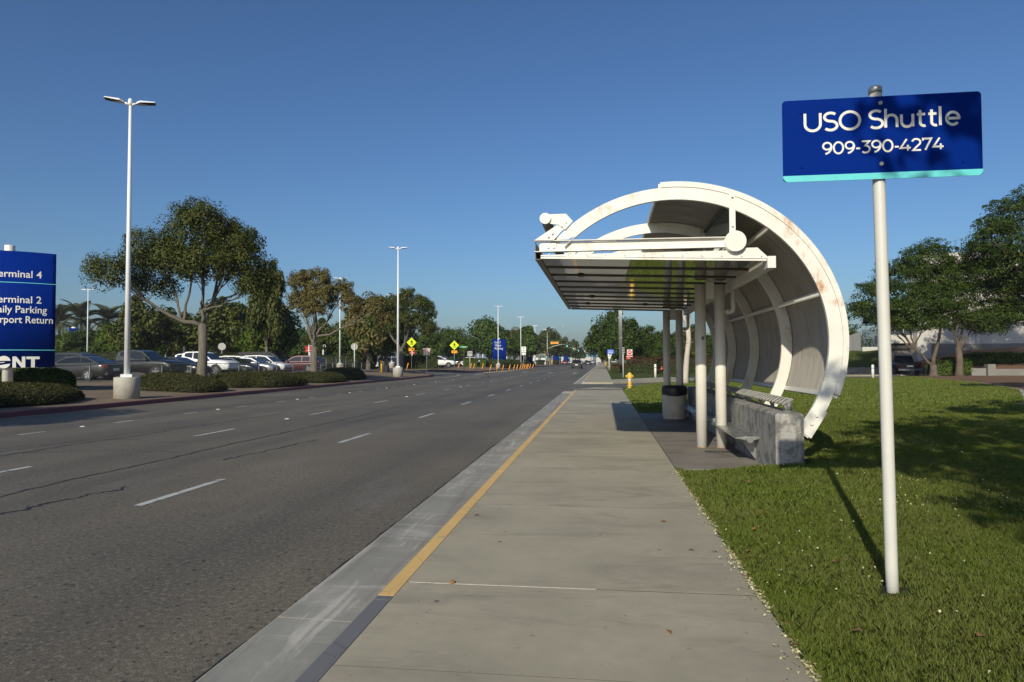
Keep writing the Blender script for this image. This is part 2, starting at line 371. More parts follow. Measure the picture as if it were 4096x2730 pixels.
for k in range(20): 
    a = 43.3+4.58*k; MB().box(-1.895, -1.345, a+.01, a+4.57, -.05, .003).build('gutter_slab', GUTTER, gut)
MB().box(-1.895, -1.345, 135, 600, -.05, .003).build('gutter_slab', GUTTER, gut)
JOINT = plain('joint_dirt', (.055, .045, .035), .95, 0, .3, 20, coords='Position')
walk = struct(MB().box(-1.222, .9, -5, 33, -.05, .1294).build('sidewalk', JOINT))
WJ = [4.16+1.168*k for k in range(-6, 25)]
for i, (a, b) in enumerate(zip(WJ[:-1], WJ[1:])):
    g0 = .006 if (i-6) % 2 == 0 else .003; g1 = .006 if (i-5) % 2 == 0 else .003
    dz = .0004*math.sin(i*2.3)+.0003; MB().box(-1.218, .897, a+g0, b-g1, .05, .13+dz).build('walk_slab', WALK, walk)
MB().box(-1.2, -.05, 4.156, 4.166, .1, .1308).build('joint_filler', plain('joint_filler', (.55, .50, .42), .8, 0, .25, 30, coords='Position'), walk)
slabpoly('walk_ramp', [(-1.22, 32.2), (.9, 32.2), (.95, 34.2), (-.35, 35.5), (-1.22, 33.4)], .125, -.05, WALK)
walk2 = struct(MB().box(-1.222, .62, 43.4, 400, -.05, .108).build('sidewalk_far', WALK))
for k in range(26):
    a = 43.4+2.336*k; MB().box(-1.218, .618, a+.006, a+2.33, .05, .13, .004).build('walk_slab', WALK, walk2)
MB().box(-1.218, .618, 104.2, 400, .05, .13).build('walk_slab', WALK, walk2)
kerb2 = struct(MB().box(-1.335, -1.225, 43.5, 600, -.05, .10).build('kerb_far', KERBC))
for k in range(15): kerb_piece(45.5+2.29*k, 45.5+2.29*(k+1), YELK if 1 < k < 14 else KERBC, kerb2)
MB().py([(-1.35, -.02), (-1.34, .10), (-1.32, .13), (-1.222, .13), (-1.222, -.02)], 79.9, 600).build('kerb_block', KERBC, kerb2)
pad = struct(MB().box(.9, 2.52, 8.86, 18.2, -.05, .11).build('shelter_pad', TAR))
for a, b in ((8.86, 11.2), (11.2, 13.5), (13.5, 15.9), (15.9, 18.2)): MB().box(.912, 2.52, a+.005, b-.005, .05, .129, .004).build('pad_slab', PAD, pad)
slabpoly('driveway', [(-1.9, 33.4), (-.4, 35.4), (1.6, 38.6), (3.7, 42.7), (7, 46.6), (11, 50), (17.7, 53.8), (20.8, 54.8), (24, 57.5), (30, 60), (46, 61), (46, 66), (30, 66.3), (22, 63.3), (12, 56), (4, 47.2), (1.6, 44.6), (-.5, 43.3), (-1.9, 43.4)], .022, -.05, ASPHALT)
slabpoly('driveway_walk', [(.625, 44.0), (1.6, 44.9), (4, 47.6), (12, 56.4), (22, 63.6), (30, 66.8), (30, 68), (22, 65.6), (12, 60), (4.3, 55.4), (1.2, 50.4), (.625, 49.6)], .131, -.05, WALK)
slabpoly('verge_lawn', [(.625, 49.8), (1.2, 50.6), (4.3, 55.6), (12, 60.2), (22, 65.8), (24, 67), (24, 90), (60, 110), (60, 420), (.625, 420)], .125, -.05, FLAWN)
# lawn on this side of the driveway
def hlawn(x, y):
    x = np.asarray(x, float); y = np.asarray(y, float)
    b = .125*sstep(.92, 2.2, x)*(1-sstep(14, 20, y)); padm = ((x < 2.5)*sstep(8.35, 8.85, y))
    return .128+b*(1-padm)-.03*padm*(y < 18.2)
xs = np.concatenate([np.arange(.9, 4, .2), np.arange(4, 16.1, .6)]); ys = np.concatenate([np.arange(-6, 12, .3), np.arange(12, 20.01, .5)])
XX, YY = np.meshgrid(xs, ys); V = np.stack([XX, YY, hlawn(XX, YY)], -1).reshape(-1, 3); nx = len(xs)
F = np.array([(j*nx+i, j*nx+i+1, (j+1)*nx+i+1, (j+1)*nx+i) for j in range(len(ys)-1) for i in range(nx-1)])
struct(obj('lawn', npmesh('lawn', V, F, LAWNM, True)))
LAWN2 = [(.9, 20), (.9, 31.5), (1.3, 35), (2.3, 38.8), (3.8, 42), (7, 45.9), (11, 49.2), (17.7, 53.1), (20.8, 54.2), (24, 56.8), (22.6, 50), (21.2, 42), (18, 32.5), (14, 25), (11.2, 20)]
slabpoly('lawn_far', LAWN2, .128, -.05, FLAWN)
slabpoly('mulch_bed', [(11.35, 20), (14.15, 25), (18.15, 32.5), (21.35, 42), (22.75, 50), (24.15, 56.9), (26, 59.2), (46, 60.6), (70, 60), (70, 20)], .15, -.05, MULCH)
mp = [(11.2, 20), (14, 25), (18, 32.5), (21.2, 42), (22.6, 50), (24, 56.8)]
struct(MB().pz(mp+[(x+.16, y) for x, y in mp[::-1]], -.02, .16).build('mow_strip', KERBC))
slabpoly('side_path', [(11.5, 18.5), (12.3, 22.4), (14, 23.3), (17, 19)], .165, 0, KERBC)
# ---------------------------------------------------------------- road markings and cracks
marks = struct(MB().box(-4.88, -4.78, 1.1, 2.7, .0, .004).build('road_marking', LINE))
def dashes(x, y0, step, ln, n, wd=.1):
    for k in range(n):
        a = y0+k*step; MB().add([(x-wd/2, a, .0045), (x+wd/2, a, .0045), (x+wd/2, a+ln, .0045), (x-wd/2, a+ln, .0045)], [(0, 1, 2, 3)]).build('lane_dash', LINE, marks, False)
dashes(-4.83, 6.6, 5.5, 1.62, 24); dashes(-8.2, 12.9-5.5*2, 5.5, 1.5, 26); dashes(-12.05, 7.1, 2.83, .68, 40, .1)
def arrow(x, y, s=1.):
    pts = [(-.09, -1.6), (.09, -1.6), (.09, .2), (.42, .2), (0, 1.6), (-.42, .2), (-.09, .2)]
    MB().add([(x+u*s, y+v*1.6, .0045) for u, v in pts], [tuple(range(7))]).build('lane_arrow', LINE, marks, False)
for x, y in ((-10.2, 90), (-6.5, 85), (-3.3, 81.5), (-13.9, 76)): arrow(x, y, 1.5)
for pts in ([(-14.2, 60), (-14.4, 66), (-15, 71), (-16.5, 76)], [(-13.6, 100), (-13.9, 92), (-15.2, 84), (-18, 80.5)]):
    P = [Vector((x, y, .0045)) for x, y in pts]; v = []
    for p in P: v += [(p.x-.07, p.y, p.z), (p.x+.07, p.y, p.z)]
    MB().add(v, [(2*i, 2*i+1, 2*i+3, 2*i+2) for i in range(len(P)-1)]).build('edge_line', LINE, marks, False)
for yy in (196, 200, 204): MB().add([(-16, yy, .0045), (-2, yy, .0045), (-2, yy+.35, .0045), (-16, yy+.35, .0045)], [(0, 1, 2, 3)]).build('stop_line', LINE, marks, False)
def crack(pts, wd, seed, n=60, amp=.05):
    r = random.Random(seed); P = [Vector(p) for p in pts]; L = [0]
    for a, b in zip(P[:-1], P[1:]): L.append(L[-1]+(b-a).length)
    v = []; off = 0
    for i in range(n+1):
        s = L[-1]*i/n; k = max(j for j in range(len(P)) if L[j] <= s+1e-6); k = min(k, len(P)-2)
        t = (s-L[k])/(L[k+1]-L[k]); p = P[k].lerp(P[k+1], t); d = (P[k+1]-P[k]).normalized(); q = Vector((-d.y, d.x))
        off = off*.75+r.uniform(-amp, amp); ww = wd*r.uniform(.35, 1.3)*(.3 if i in (0, n) else 1); c = p+q*off
        v += [(c.x-q.x*ww, c.y-q.y*ww, .0042), (c.x+q.x*ww, c.y+q.y*ww, .0042)]
    MB().add(v, [(2*i, 2*i+1, 2*i+3, 2*i+2) for i in range(n)]).build('crack', TAR, road, False)
crack([(-6.75, 4), (-6.7, 12), (-6.62, 30), (-6.6, 60), (-6.7, 110)], .02, 1, 640, .035)
crack([(-9.6, 8), (-9.5, 14), (-9.2, 22), (-8.9, 30)], .016, 2, 240, .05); crack([(-10.4, 6), (-9.9, 13), (-9.6, 15.5)], .012, 3, 130, .05)
crack([(-6.1, 4.2), (-6.0, 5.6), (-5.85, 6.9), (-5.7, 7.6)], .024, 4, 60, .06); crack([(-5.75, 9.8), (-5.6, 11.2), (-5.5, 12.6)], .016, 5, 26, .05)
crack([(-9.7, 10.2), (-8.3, 10.7), (-6.75, 10.6)], .008, 6, 40, .05); crack([(-11, 9), (-10.4, 11.2), (-9.3, 12.2), (-7.6, 11.9)], .009, 7, 50, .08)
crack([(-15.9, 24), (-15.6, 34), (-15.5, 50)], .02, 8, 70, .03); crack([(-13, 18), (-12.8, 30), (-12.6, 60)], .01, 9, 80, .05); crack([(-10.6, 48), (-10.3, 62), (-12.6, 74), (-14.6, 82)], .09, 10, 60, .1)
crack([(-14, 9.5), (-12, 10.2), (-10.2, 10.9)], .008, 11, 40, .06); crack([(-6.4, 15.5), (-5.4, 22), (-5.2, 40)], .009, 12, 60, .06)
crack([(-1.918, 0), (-1.918, 20), (-1.915, 40)], .009, 13, 520, .012)
# ---------------------------------------------------------------- walking person (skinned skeleton, evaluated while the scene is small)
def skin_mesh(name, joints, edges, root=0, sub=2):
    me = bpy.data.meshes.new(name); me.from_pydata([j[0] for j in joints], edges, []); me.update(); o = bpy.data.objects.new(name, me); C.objects.link(o)
    md = o.modifiers.new('skin', 'SKIN'); md.use_smooth_shade = True; o.modifiers.new('sub', 'SUBSURF').levels = sub; o.modifiers['sub'].render_levels = sub
    for i, j in enumerate(joints):
        sv = me.skin_vertices[0].data[i]; sv.radius = j[1] if hasattr(j[1], '__len__') else (j[1], j[1]); sv.use_root = (i == root)
    dg = bpy.context.evaluated_depsgraph_get(); out = bpy.data.meshes.new_from_object(o.evaluated_get(dg)); bpy.data.objects.remove(o); return out
J = [((0, 0, .92), (.15, .12)), ((0, .0, 1.12), (.13, .10)), ((0, .01, 1.32), (.165, .11)), ((0, .01, 1.43), (.10, .075)), ((0, -.01, 1.50), (.055, .055)), ((0, -.02, 1.58), (.075, .085)), ((0, -.015, 1.66), (.082, .095)), ((0, 0, 1.72), (.06, .07)),
     ((.17, .0, 1.40), .065), ((.22, .04, 1.14), .05), ((.25, -.02, .92), .038), ((.255, -.04, .84), .034), ((-.17, .0, 1.40), .065), ((-.23, -.02, 1.14), .05), ((-.24, .12, .94), .038), ((-.24, .16, .87), .034),
     ((.09, 0, .86), .10), ((.10, -.16, .50), .068), ((.10, -.14, .12), .045), ((.10, -.26, .05), .04), ((-.09, 0, .86), .10), ((-.10, .04, .48), .068), ((-.10, .26, .16), .045), ((-.10, .20, .05), .04)]
EDG = [(0, 1), (1, 2), (2, 3), (3, 4), (4, 5), (5, 6), (6, 7), (3, 8), (8, 9), (9, 10), (10, 11), (3, 12), (12, 13), (13, 14), (14, 15), (0, 16), (16, 17), (17, 18), (18, 19), (0, 20), (20, 21), (21, 22), (22, 23)]
PERSON = skin_mesh('person_body', J, EDG, 0)
def hand_chain(sx):
    jj = [((0, 0, 0), (.03, .016)), ((0, 0, -.05), (.038, .014))]; ee = [(0, 1)]
    for f, (dy, ln) in enumerate(((-.03, .06), (-.01, .075), (.01, .072), (.03, .055))):
        k = len(jj); jj += [((.004*sx, dy, -.09), .009), ((.02*sx, dy, -.09-ln*.5), .008), ((.034*sx, dy*.9, -.09-ln*.75), .007)]; ee += [(1, k), (k, k+1), (k+1, k+2)]
    k = len(jj); jj += [((.01*sx, -.045, -.045), .010), ((.03*sx, -.055, -.08), .009)]; ee += [(0, k), (k, k+1)]
    return skin_mesh('hand', jj, ee, 0, 1)
HAND = hand_chain(1)
# ================================================================ bus shelter
WHITE = m_rusty('weathered_white_steel', (.75, .73, .67), .615); WHITE2 = m_rusty('white_steel_clean', (.74, .72, .66), .74)
def m_panel():
    t = NT('corrugated_sheet'); co = t.coord('Object'); n = t.noise(t.coord('Object', (1, 8, 1)), 1.2, 6, .7)
    c = t.mix(t.ramp(n, [(.3, 0), (.7, 1)]), (.29, .265, .235), (.42, .39, .35)); c = t.mix(t.ramp(t.noise(co, 3, 6, .7), [(.55, 0), (.75, .5)]), c, (.2, .165, .13))
    t.set(c, .55, 0, .4); return t.m
PANEL = m_panel()
def m_glass():
    t = NT('grey_canopy_glass'); co = t.coord(); c = t.mix(t.ramp(t.noise(co, 2, 5), [(.35, 0), (.7, 1)]), (.30, .30, .245), (.40, .395, .335))
    t.set(c, t.ramp(t.noise(co, 1.2, 3), [(.3, .03), (.7, .07)]), 1.0, .5); t.bump(t.noise(t.coord('Position', (1, 3, 1)), 1.4, 2), .035, .02); return t.m
CGLASS = m_glass()
DKSTEEL = plain('brown_steel_bar', (.12, .105, .085), .5, .2, .2, 8)
ZINC = plain('galvanised_steel', (.42, .43, .43), .42, .7, .15, 12)
SX, SZ = .87, 1.735
def rad(th): return .032*math.cos(2*th)
def arc(th, r): return SX+(r+rad(th))*math.cos(th), SZ+(r+rad(th))*math.sin(th)
sh = thing('bus_shelter', 'white steel bus shelter with curved ribbed back and flat glass canopy', 'bus shelter', (0, 0, 0))
def rib(y):
    m = MB(); N = 56
    def band(r0, r1, ya, yb, t0, t1):
        vs = []
        for i in range(N+1):
            th = lerp(t0, t1, i/N); rr = r0 if th < R(115) else min(r1-.004, max(r0, 1.298/math.sin(th))); a, b = arc(th, rr), arc(th, max(r1, rr+.004))
            vs += [(a[0], ya, a[1]), (b[0], ya, b[1]), (b[0], yb, b[1]), (a[0], yb, a[1])]
        fs = [(4*i+k, 4*i+(k+1) % 4, 4*i+4+(k+1) % 4, 4*i+4+k) for i in range(N) for k in range(4)]+[(0, 1, 2, 3), (4*N, 4*N+1, 4*N+2, 4*N+3)]
        m.add(vs, fs)
    t0, t1 = R(138), R(-37)
    band(1.80, 1.935, y, y+.014, t0, t1)
    band(1.79, 1.80, y-.0, y+.055, t0, t1); band(1.935, 1.944, y, y+.055, t0, t1)
    o = m.build('arch_rib', WHITE, sh)
    MB().py([(-.85, 3.028), (-.60, 3.028), (-.515, 3.125), (-.385, 3.235), (-.46, 3.32), (-.56, 3.215)], y-.012, y-.001).build('tip_plate', WHITE, o)
    MB().py([(-.66, 3.235), (-.535, 3.215), (-.46, 3.15), (-.36, 3.255), (-.445, 3.352), (-.66, 3.352)], y-.026, y-.013).build('pipe_bracket', WHITE, o)
    for x, z in ((-.67, 3.07), (-.62, 3.11), (-.5, 3.2), (-.445, 3.245), (1.585, 3.50), (1.585, 3.14)): MB().cyl((x, y-.04, z), (x, y-.012, z), .013, .015, 8).build('bolt', WHITE2, o)
    MB().box(1.55, 1.622, y-.012, y-.001, 3.04, 3.53).build('hanger_bar', WHITE, o)
    a, c = arc(R(-30), 1.80), arc(R(-30), 1.94)
    foot = [arc(R(t), r) for t, r in ((-26, 1.785), (-26, 1.96), (-36.5, 1.97), (-36.5, 1.775))]
    MB().py(foot, y-.014, y-.001).build('foot_plate', WHITE, o)
    for t in (-28.5, -32): x, z = arc(R(t), 1.87); MB().cyl((x, y-.036, z), (x, y-.014, z), .02, .022, 8).build('bolt', WHITE2, o)
for y in (8.6, 10.8, 13.0, 15.2, 17.25): rib(y)
# corrugated back and roof
T0, T1 = R(94), R(-18.5); ys = np.arange(8.62, 17.36, .0145); ths = np.linspace(T0, T1, 44); wave = .0115*np.sin(np.arange(len(ys))*PI/2)
Vp = []
for y, wv in zip(ys, wave):
    for th in ths: x, z = arc(th, 1.965+wv); Vp.append((x, y, z))
nt_ = len(ths); Fp = [(i*nt_+j, i*nt_+j+1, (i+1)*nt_+j+1, (i+1)*nt_+j) for i in range(len(ys)-1) for j in range(nt_-1)]
obj('back_panel', npmesh('back_panel', Vp, Fp, PANEL, True), PANEL, sh)
def trim(y0, y1, r0, r1, t0, t1, name, m=WHITE, N=44):
    b = MB(); vs = []
    for i in range(N+1):
        th = lerp(t0, t1, i/N); p, q = arc(th, r0), arc(th, r1); vs += [(p[0], y0, p[1]), (q[0], y0, q[1]), (q[0], y1, q[1]), (p[0], y1, p[1])]
    b.add(vs, [(4*i+k, 4*i+(k+1) % 4, 4*i+4+(k+1) % 4, 4*i+4+k) for i in range(N) for k in range(4)]+[(0, 1, 2, 3), (4*N, 4*N+1, 4*N+2, 4*N+3)])
    return b.build(name, m, sh)
trim(8.589, 8.62, 1.9455, 2.012, R(94.3), R(-19), 'edge_trim'); trim(17.36, 17.39, 1.949, 2.012, R(94.3), R(-19), 'edge_trim')
trim(8.62, 17.36, 1.985, 2.004, R(94), R(-18.5), 'roof_skin', WHITE2)
trim(8.625, 17.355, 1.93, 2.0, R(94.9), R(94.05), 'roof_edge', WHITE2, 2); trim(8.625, 17.355, 1.945, 2.004, R(-18.6), R(-20.3), 'bottom_edge', WHITE2, 2)
for th, r in ((18, 1.87), (50, 1.87)):
    x, z = arc(R(th), r); MB().cyl((x, 8.63, z), (x, 17.3, z), .034, n=10).build('purlin_pipe', WHITE2, sh)
# canopy
def cz(x): return 2.795-.0336*(x+.76)
MB().add([(-.85, 8.6, 3.028), (1.55, 8.6, 3.012), (1.55, 8.685, 3.012), (-.85, 8.685, 3.028), (-.85, 8.6, 3.019), (1.55, 8.6, 3.003), (1.55, 8.685, 3.003), (-.85, 8.685, 3.019)],
    [(0, 1, 2, 3), (4, 5, 6, 7), (0, 1, 5, 4), (2, 3, 7, 6), (0, 3, 7, 4), (1, 2, 6, 5)]).build('beam_top_flange', WHITE, sh)
MB().box(-.85, 1.55, 8.597, 8.685, 2.882, 2.891).build('beam_bottom_flange', WHITE, sh); MB().box(-.79, 1.53, 8.655, 8.668, 2.892, 3.004).build('beam_web', WHITE, sh)
MB().box(-.775, -.575, 8.640, 8.654, 2.895, 3.0).build('splice_plate', WHITE, sh)
for x in (-.68, -.61): MB().cyl((x, 8.622, 2.945), (x, 8.64, 2.945), .018, n=10).build('bolt', WHITE2, sh)
MB().py([(-.77, cz(-.77)+.03), (1.93, cz(1.93)+.03), (2.02, cz(2.02)+.03), (1.88, 2.87), (1.62, 2.868), (1.5, 2.842), (-.77, 2.843)], 8.606, 8.616).build('fascia_plate', WHITE, sh)
for k in range(12): x = -.66+.235*k; MB().cyl((x, 8.594, cz(x)+.055), (x, 8.606, cz(x)+.055), .009, n=8).build('bolt', ZINC, sh)
MB().py([(-.77, cz(-.77)), (1.98, cz(1.98)), (1.98, cz(1.98)+.022), (-.77, cz(-.77)+.022)], 8.598, 8.612).build('drip_angle', WHITE, sh)
for (xa, xb, za, zb) in ((-.852, -.842, 2.80, 3.018), (-.84, -.77, 2.885, 2.893), (-.84, -.77, 2.796, 2.803)): MB().box(xa, xb, 8.69, 17.24, za, zb).build('side_channel', DKSTEEL, sh)
for k in range(10):
    y0 = 8.625+.86*k; y1 = y0+.845
    MB().add([(-.765, y0, cz(-.765)+.012), (1.97, y0, cz(1.97)+.012), (1.97, y1, cz(1.97)+.012), (-.765, y1, cz(-.765)+.012), (-.765, y0, cz(-.765)+.024), (1.97, y0, cz(1.97)+.024), (1.97, y1, cz(1.97)+.024), (-.765, y1, cz(-.765)+.024)],
        [(0, 3, 2, 1), (4, 5, 6, 7), (0, 1, 5, 4), (1, 2, 6, 5), (2, 3, 7, 6), (3, 0, 4, 7)]).build('glass_panel', CGLASS, sh)
    MB().py([(-.77, cz(-.77)-.006), (1.95, cz(1.95)-.006), (1.95, cz(1.95)+.011), (-.77, cz(-.77)+.011)], y1-.004, y1+.018).build('glazing_bar', DKSTEEL, sh)
for x, y in ((-.32, 10.32), (-.32, 15.48), (.95, 15.48), (-.2, 13.76)):
    p = MB().add([(x-.05, y-.06, cz(x)-.009), (x+.05, y-.06, cz(x)-.0125), (x+.05, y+.06, cz(x)-.0125), (x-.05, y+.06, cz(x)-.009)], [(0, 1, 2, 3)]).build('splice_clip', plain('rusty_clip', (.16, .11, .07), .7, .2, .3, 30), sh)
    for dy in (-.03, .03): MB().cyl((x, y+dy, cz(x)-.024), (x, y+dy, cz(x)-.012), .012, n=8).build('bolt', ZINC, p)
MB().cyl((1.61, 8.545, 2.945), (1.61, 17.3, 2.945), .122, n=28).build('hub_pipe', WHITE2, sh)
MB().cyl((1.61, 8.53, 2.945), (1.61, 8.545, 2.945), .127, n=32).build('hub_cap', WHITE, sh)
MB().cyl((-.706, 8.56, 3.296), (-.706, 17.2, 3.296), .066, n=18).build('front_pipe', DKSTEEL, sh); MB().cyl((-.706, 8.545, 3.296), (-.706, 8.56, 3.296), .07, n=24).build('pipe_cap', WHITE, sh)
MB().box(1.985, 2.082, 8.56, 17.3, 2.612, 2.755).build('gutter_beam', WHITE2, sh)
gl = NT('green_glazing'); gl.set((.06, .085, .07), .08, 0, .5); MB().box(1.578, 1.586, 8.75, 17.2, 3.06, 3.46).build('clerestory_glass', gl.m, sh)
MB().box(1.56, 1.60, 8.75, 17.2, 3.462, 3.50).build('clerestory_rail', DKSTEEL, sh)
POSTM = m_rusty('post_paint', (.72, .69, .62), .75)
for y in (11.05, 16.8):
    for x in (1.53, 1.83):
        MB().cyl((x, y, .128), (x, y, 2.74-.0336*x), .084, n=24).build('post', POSTM, sh)
        MB().cyl((x, y, .129), (x, y, .142), .0855, .0848, n=24).build('post_base_rust', plain('rust', (.3, .15, .06), .85, 0, .4, 25), sh)
    MB().box(1.615, 1.745, y-.012, y+.012, 2.47, 2.84).build('post_plate', WHITE2, sh)
    MB().tube([(2.035, y, 2.61), (2.035, y, 2.30), (2.02, y, 2.265), (1.99, y, 2.25), (1.90, y, 2.25)], .036, 12).build('downspout', WHITE2, sh)
    MB().cyl((1.935, y, 2.25), (1.96, y, 2.25), .045, n=12).build('pipe_collar', WHITE2, sh)
MB().box(1.535, 1.575, 10.962, 10.97, 1.82, 1.87).build('notice_tag', plain('tag', (.1, .09, .08), .5), sh)
# ---------------------------------------------------------------- seat wall with rail and seats
bw = thing('bench_wall', 'stained concrete seat wall with steel back rail inside the shelter', 'bench', (0, 0, 0))
def wall_block(x0, x1, y0, y1, z1, b=.03):
    m = MB(); c = .05
    ring = lambda i, z: [(x0+i, y0+c, z), (x0+c, y0+i, z), (x1-c, y0+i, z), (x1-i, y0+c, z), (x1-i, y1-i, z), (x0+i, y1-i, z)]
    v = ring(0, .0)+ring(0, z1-b)+ring(b*.35, z1-b*.3)+ring(b, z1); f = [tuple(range(18, 24))]
    for L in range(3): f += [(L*6+i, L*6+(i+1) % 6, L*6+6+(i+1) % 6, L*6+6+i) for i in range(6)]
    return m.add(v, f).build('wall_block', WALLC, bw)
wall_block(2.045, 2.37, 8.5, 11.15, .86); wall_block(2.2, 2.365, 11.16, 12.5, .86); wall_block(2.05, 2.37, 12.51, 17.2, .86)
RAILM = plain('cast_aluminium', (.27, .265, .245), .5, .3, .2, 9, dirt=(.16, .14, .12))
for a, b in ((8.78, 11.1), (11.18, 13.5), (13.58, 16.9)):
    rl = MB().py([(2.185, .955), (2.195, .94), (2.30, .998), (2.30, 1.012), (2.275, 1.017)], a, b).build('back_rail', RAILM, bw)
    n = int((b-a)/.155)
    for k in range(n+1):
        y = lerp(a, b, k/n); MB().py([(2.175, .968), (2.183, .938), (2.308, 1.004), (2.308, 1.024), (2.278, 1.03)], y-.009, y+.009).build('rail_rib', RAILM, rl)
    for k in range(4):
        y = lerp(a+.03, b-.12, k/3); MB().py([(2.205, .945), (2.27, .98), (2.27, .862), (2.24, .862)], y-.01, y+.02).build('rail_bracket', RAILM, rl)
    MB().cyl((2.27, a+.02, .862), (2.27, a+.02, .985), .032, n=14).build('rail_post', RAILM, rl)
    MB().cyl((2.27, a+.02, .8605), (2.27, a+.02, .876), .075, n=18).build('rail_flange', RAILM, rl)
SEATM = plain('seat_aluminium', (.40, .41, .40), .30, .7, .15, 5, dirt=(.2, .19, .17))
for a, b in ((9.4, 11.5), (12.2, 15.9)):
    prof = [(1.735, .475), (1.86, .49), (1.93, .487), (2.0, .492), (2.075, .482), (2.075, .468), (1.98, .44), (1.93, .43), (1.87, .44), (1.735, .462)]
    st = MB().py(prof, a, b).build('seat', SEATM, bw); n = int((b-a)/.35)
    for k in range(n): 
        y0 = lerp(a, b, k/n)+.012; y1 = lerp(a, b, (k+1)/n)-.012
        for x0, x1, z0, z1 in ((1.755, 1.855, .4795, .4915), (1.945, 2.06, .4905, .4865)): MB().add([(x0, y0, z0+.003), (x1, y0, z1+.003), (x1, y1, z1+.003), (x0, y1, z0+.003)], [(0, 1, 2, 3)]).build('seat_tile', SEATM, st, False)
    for y in (a, b): 
        sg = -1 if y == a else 1; MB().cyl((1.915, y, .452), (1.915, y+sg*.05, .452), .045, n=18).build('seat_end_cap', SEATM, st); MB().cyl((1.915, y+sg*.05, .452), (1.915, y+sg*.056, .452), .034, n=18).build('seat_end_cap', SEATM, st)
    for t in (.12, .5, .88): y = lerp(a, b, t); MB().py([(1.84, .44), (2.078, .46), (2.078, .16), (2.03, .17)], y-.012, y+.012).build('seat_bracket', SEATM, st)
gr = thing('drain_grate', 'small slotted drain grate in the shelter pad by the posts', 'drain grate', (1.75, 10.55, .13))
MB().box(-.24, .24, -.09, .09, -.01, .003).build('grate_frame', TAR, gr)
for k in range(12): MB().box(-.22+.038*k, -.2+.038*k, -.08, .08, .003, .007).build('grate_bar', DKSTEEL, gr)
# ---------------------------------------------------------------- waste bin
bn = thing('waste_bin', 'round beige waste bin with black liner at the far end of the seats', 'waste bin', (1.66, 16.42, .13))
BINM = plain('bin_concrete', (.50, .46, .38), .75, 0, .12, 6, bump=.1, dirt=(.33, .29, .23))
MB().lathe([(.262, .0), (.268, .03), (.272, .05), (.268, .056), (.275, .062), (.282, .30), (.282, .66), (.27, .70)], n=32).build('bin_body', BINM, bn)
n = 40; prof = []
vsb = []
for j, (r, z) in enumerate([(.286, 0), (.292, .03), (.295, .12), (.285, .20), (.255, .205), (.24, .10)]):
    for k in range(n):
        a = 2*PI*k/n; dz = (-.025*math.cos(a*1+1.8)-.012*math.sin(3*a)) if j < 2 else 0; vsb.append((r*math.cos(a), r*math.sin(a), .57+z+dz))
BLK = plain('black_liner', (.012, .012, .013), .38, 0, .3, 14, bump=.5)
MB().add(vsb, [(j*n+k, j*n+(k+1) % n, (j+1)*n+(k+1) % n, (j+1)*n+k) for j in range(5) for k in range(n)], True).build('bin_liner', BLK, bn)
# ---------------------------------------------------------------- hydrant
HYM = plain('yellow_hydrant_paint', (.62, .40, .06), .45, 0, .15, 6, dirt=(.4, .25, .06)); HYW = plain('white_band_paint', (.75, .73, .68), .5)
def hydrant(loc, label, sc=1.0):
    h = thing('fire_hydrant', label, 'fire hydrant', loc, 0, 'fire hydrants'); h.scale = (sc,)*3
    MB().lathe([(.15, 0), (.15, .025), (.10, .035), (.09, .09), (.14, .10), (.14, .125), (.085, .14), (.082, .38)], n=16).build('barrel', HYM, h)
    MB().lathe([(.083, .38), (.083, .47)], n=16).build('white_band', HYW, h)
    MB().lathe([(.083, .47), (.13, .485), (.13, .505), (.118, .51), (.125, .56), (.125, .66), (.115, .70), (.085, .74), (.05, .765), (.03, .77), (.03, .80)], n=16).build('bonnet', HYM, h)
    for d in ((-1, -.25), (.8, -.6)):
        v = Vector((d[0], d[1], 0)).normalized(); MB().cyl(v*.1+Vector((0, 0, .60)), v*.2+Vector((0, 0, .60)), .058, .06, n=12).build('outlet_cap', HYM, h)
    for k in range(6): a = k*PI/3; MB().cyl((.122*math.cos(a), .122*math.sin(a), .08), (.122*math.cos(a), .122*math.sin(a), .145), .012, n=6).build('flange_bolt', HYM, h)
    return h
hydrant((1.3, 33.9, .128), 'yellow fire hydrant with white band on lawn corner by the driveway', 1.0)
# ---------------------------------------------------------------- shuttle sign
SIGNBLUE = plain('sign_blue', srgb(0, 36, 118), .65, 0, .06, 3); SIGNBLUE.node_tree.nodes['Principled BSDF'].inputs['Specular IOR Level'].default_value = .04; CYAN = plain('sign_cyan', srgb(100, 200, 205), .3, 0, .05, 4); SIGNW = plain('sign_white', (.70, .69, .64), .45, 0, .04, 8)
SB_BACK = plain('sign_back', (.5, .5, .5), .4, .6)
us = thing('shuttle_sign', 'blue USO Shuttle sign with phone number on tall white pole in the lawn', 'sign', (1.60, 4.12, .13))
PM = m_rusty('pole_paint', (.60, .59, .55), .74)
MB().tube([(.006, 0, -.02), (0, 0, .2), (-.01, 0, 1.2), (-.025, 0, 2.3), (-.036, 0, 2.92)], .033, 20).build('pole', PM, us)
MB().lathe([(.036, 2.895), (.0365, 2.925), (.03, 2.935)], (-.037, 0, 0), 20).build('pole_cap', ZINC, us)
def rrect(x0, x1, z0, z1, r, n=5):
    P = []
    for cx_, cz_, a0 in ((x1-r, z0+r, -90), (x1-r, z1-r, 0), (x0+r, z1-r, 90), (x0+r, z0+r, 180)):
        for k in range(n+1): a = R(a0+90*k/n); P.append((cx_+r*math.cos(a), cz_+r*math.sin(a)))
    return P
piv = MB().py(rrect(-.562, .502, 2.39, 2.863, .022), -.045, -.042).build('sign_board', SIGNBLUE, us)
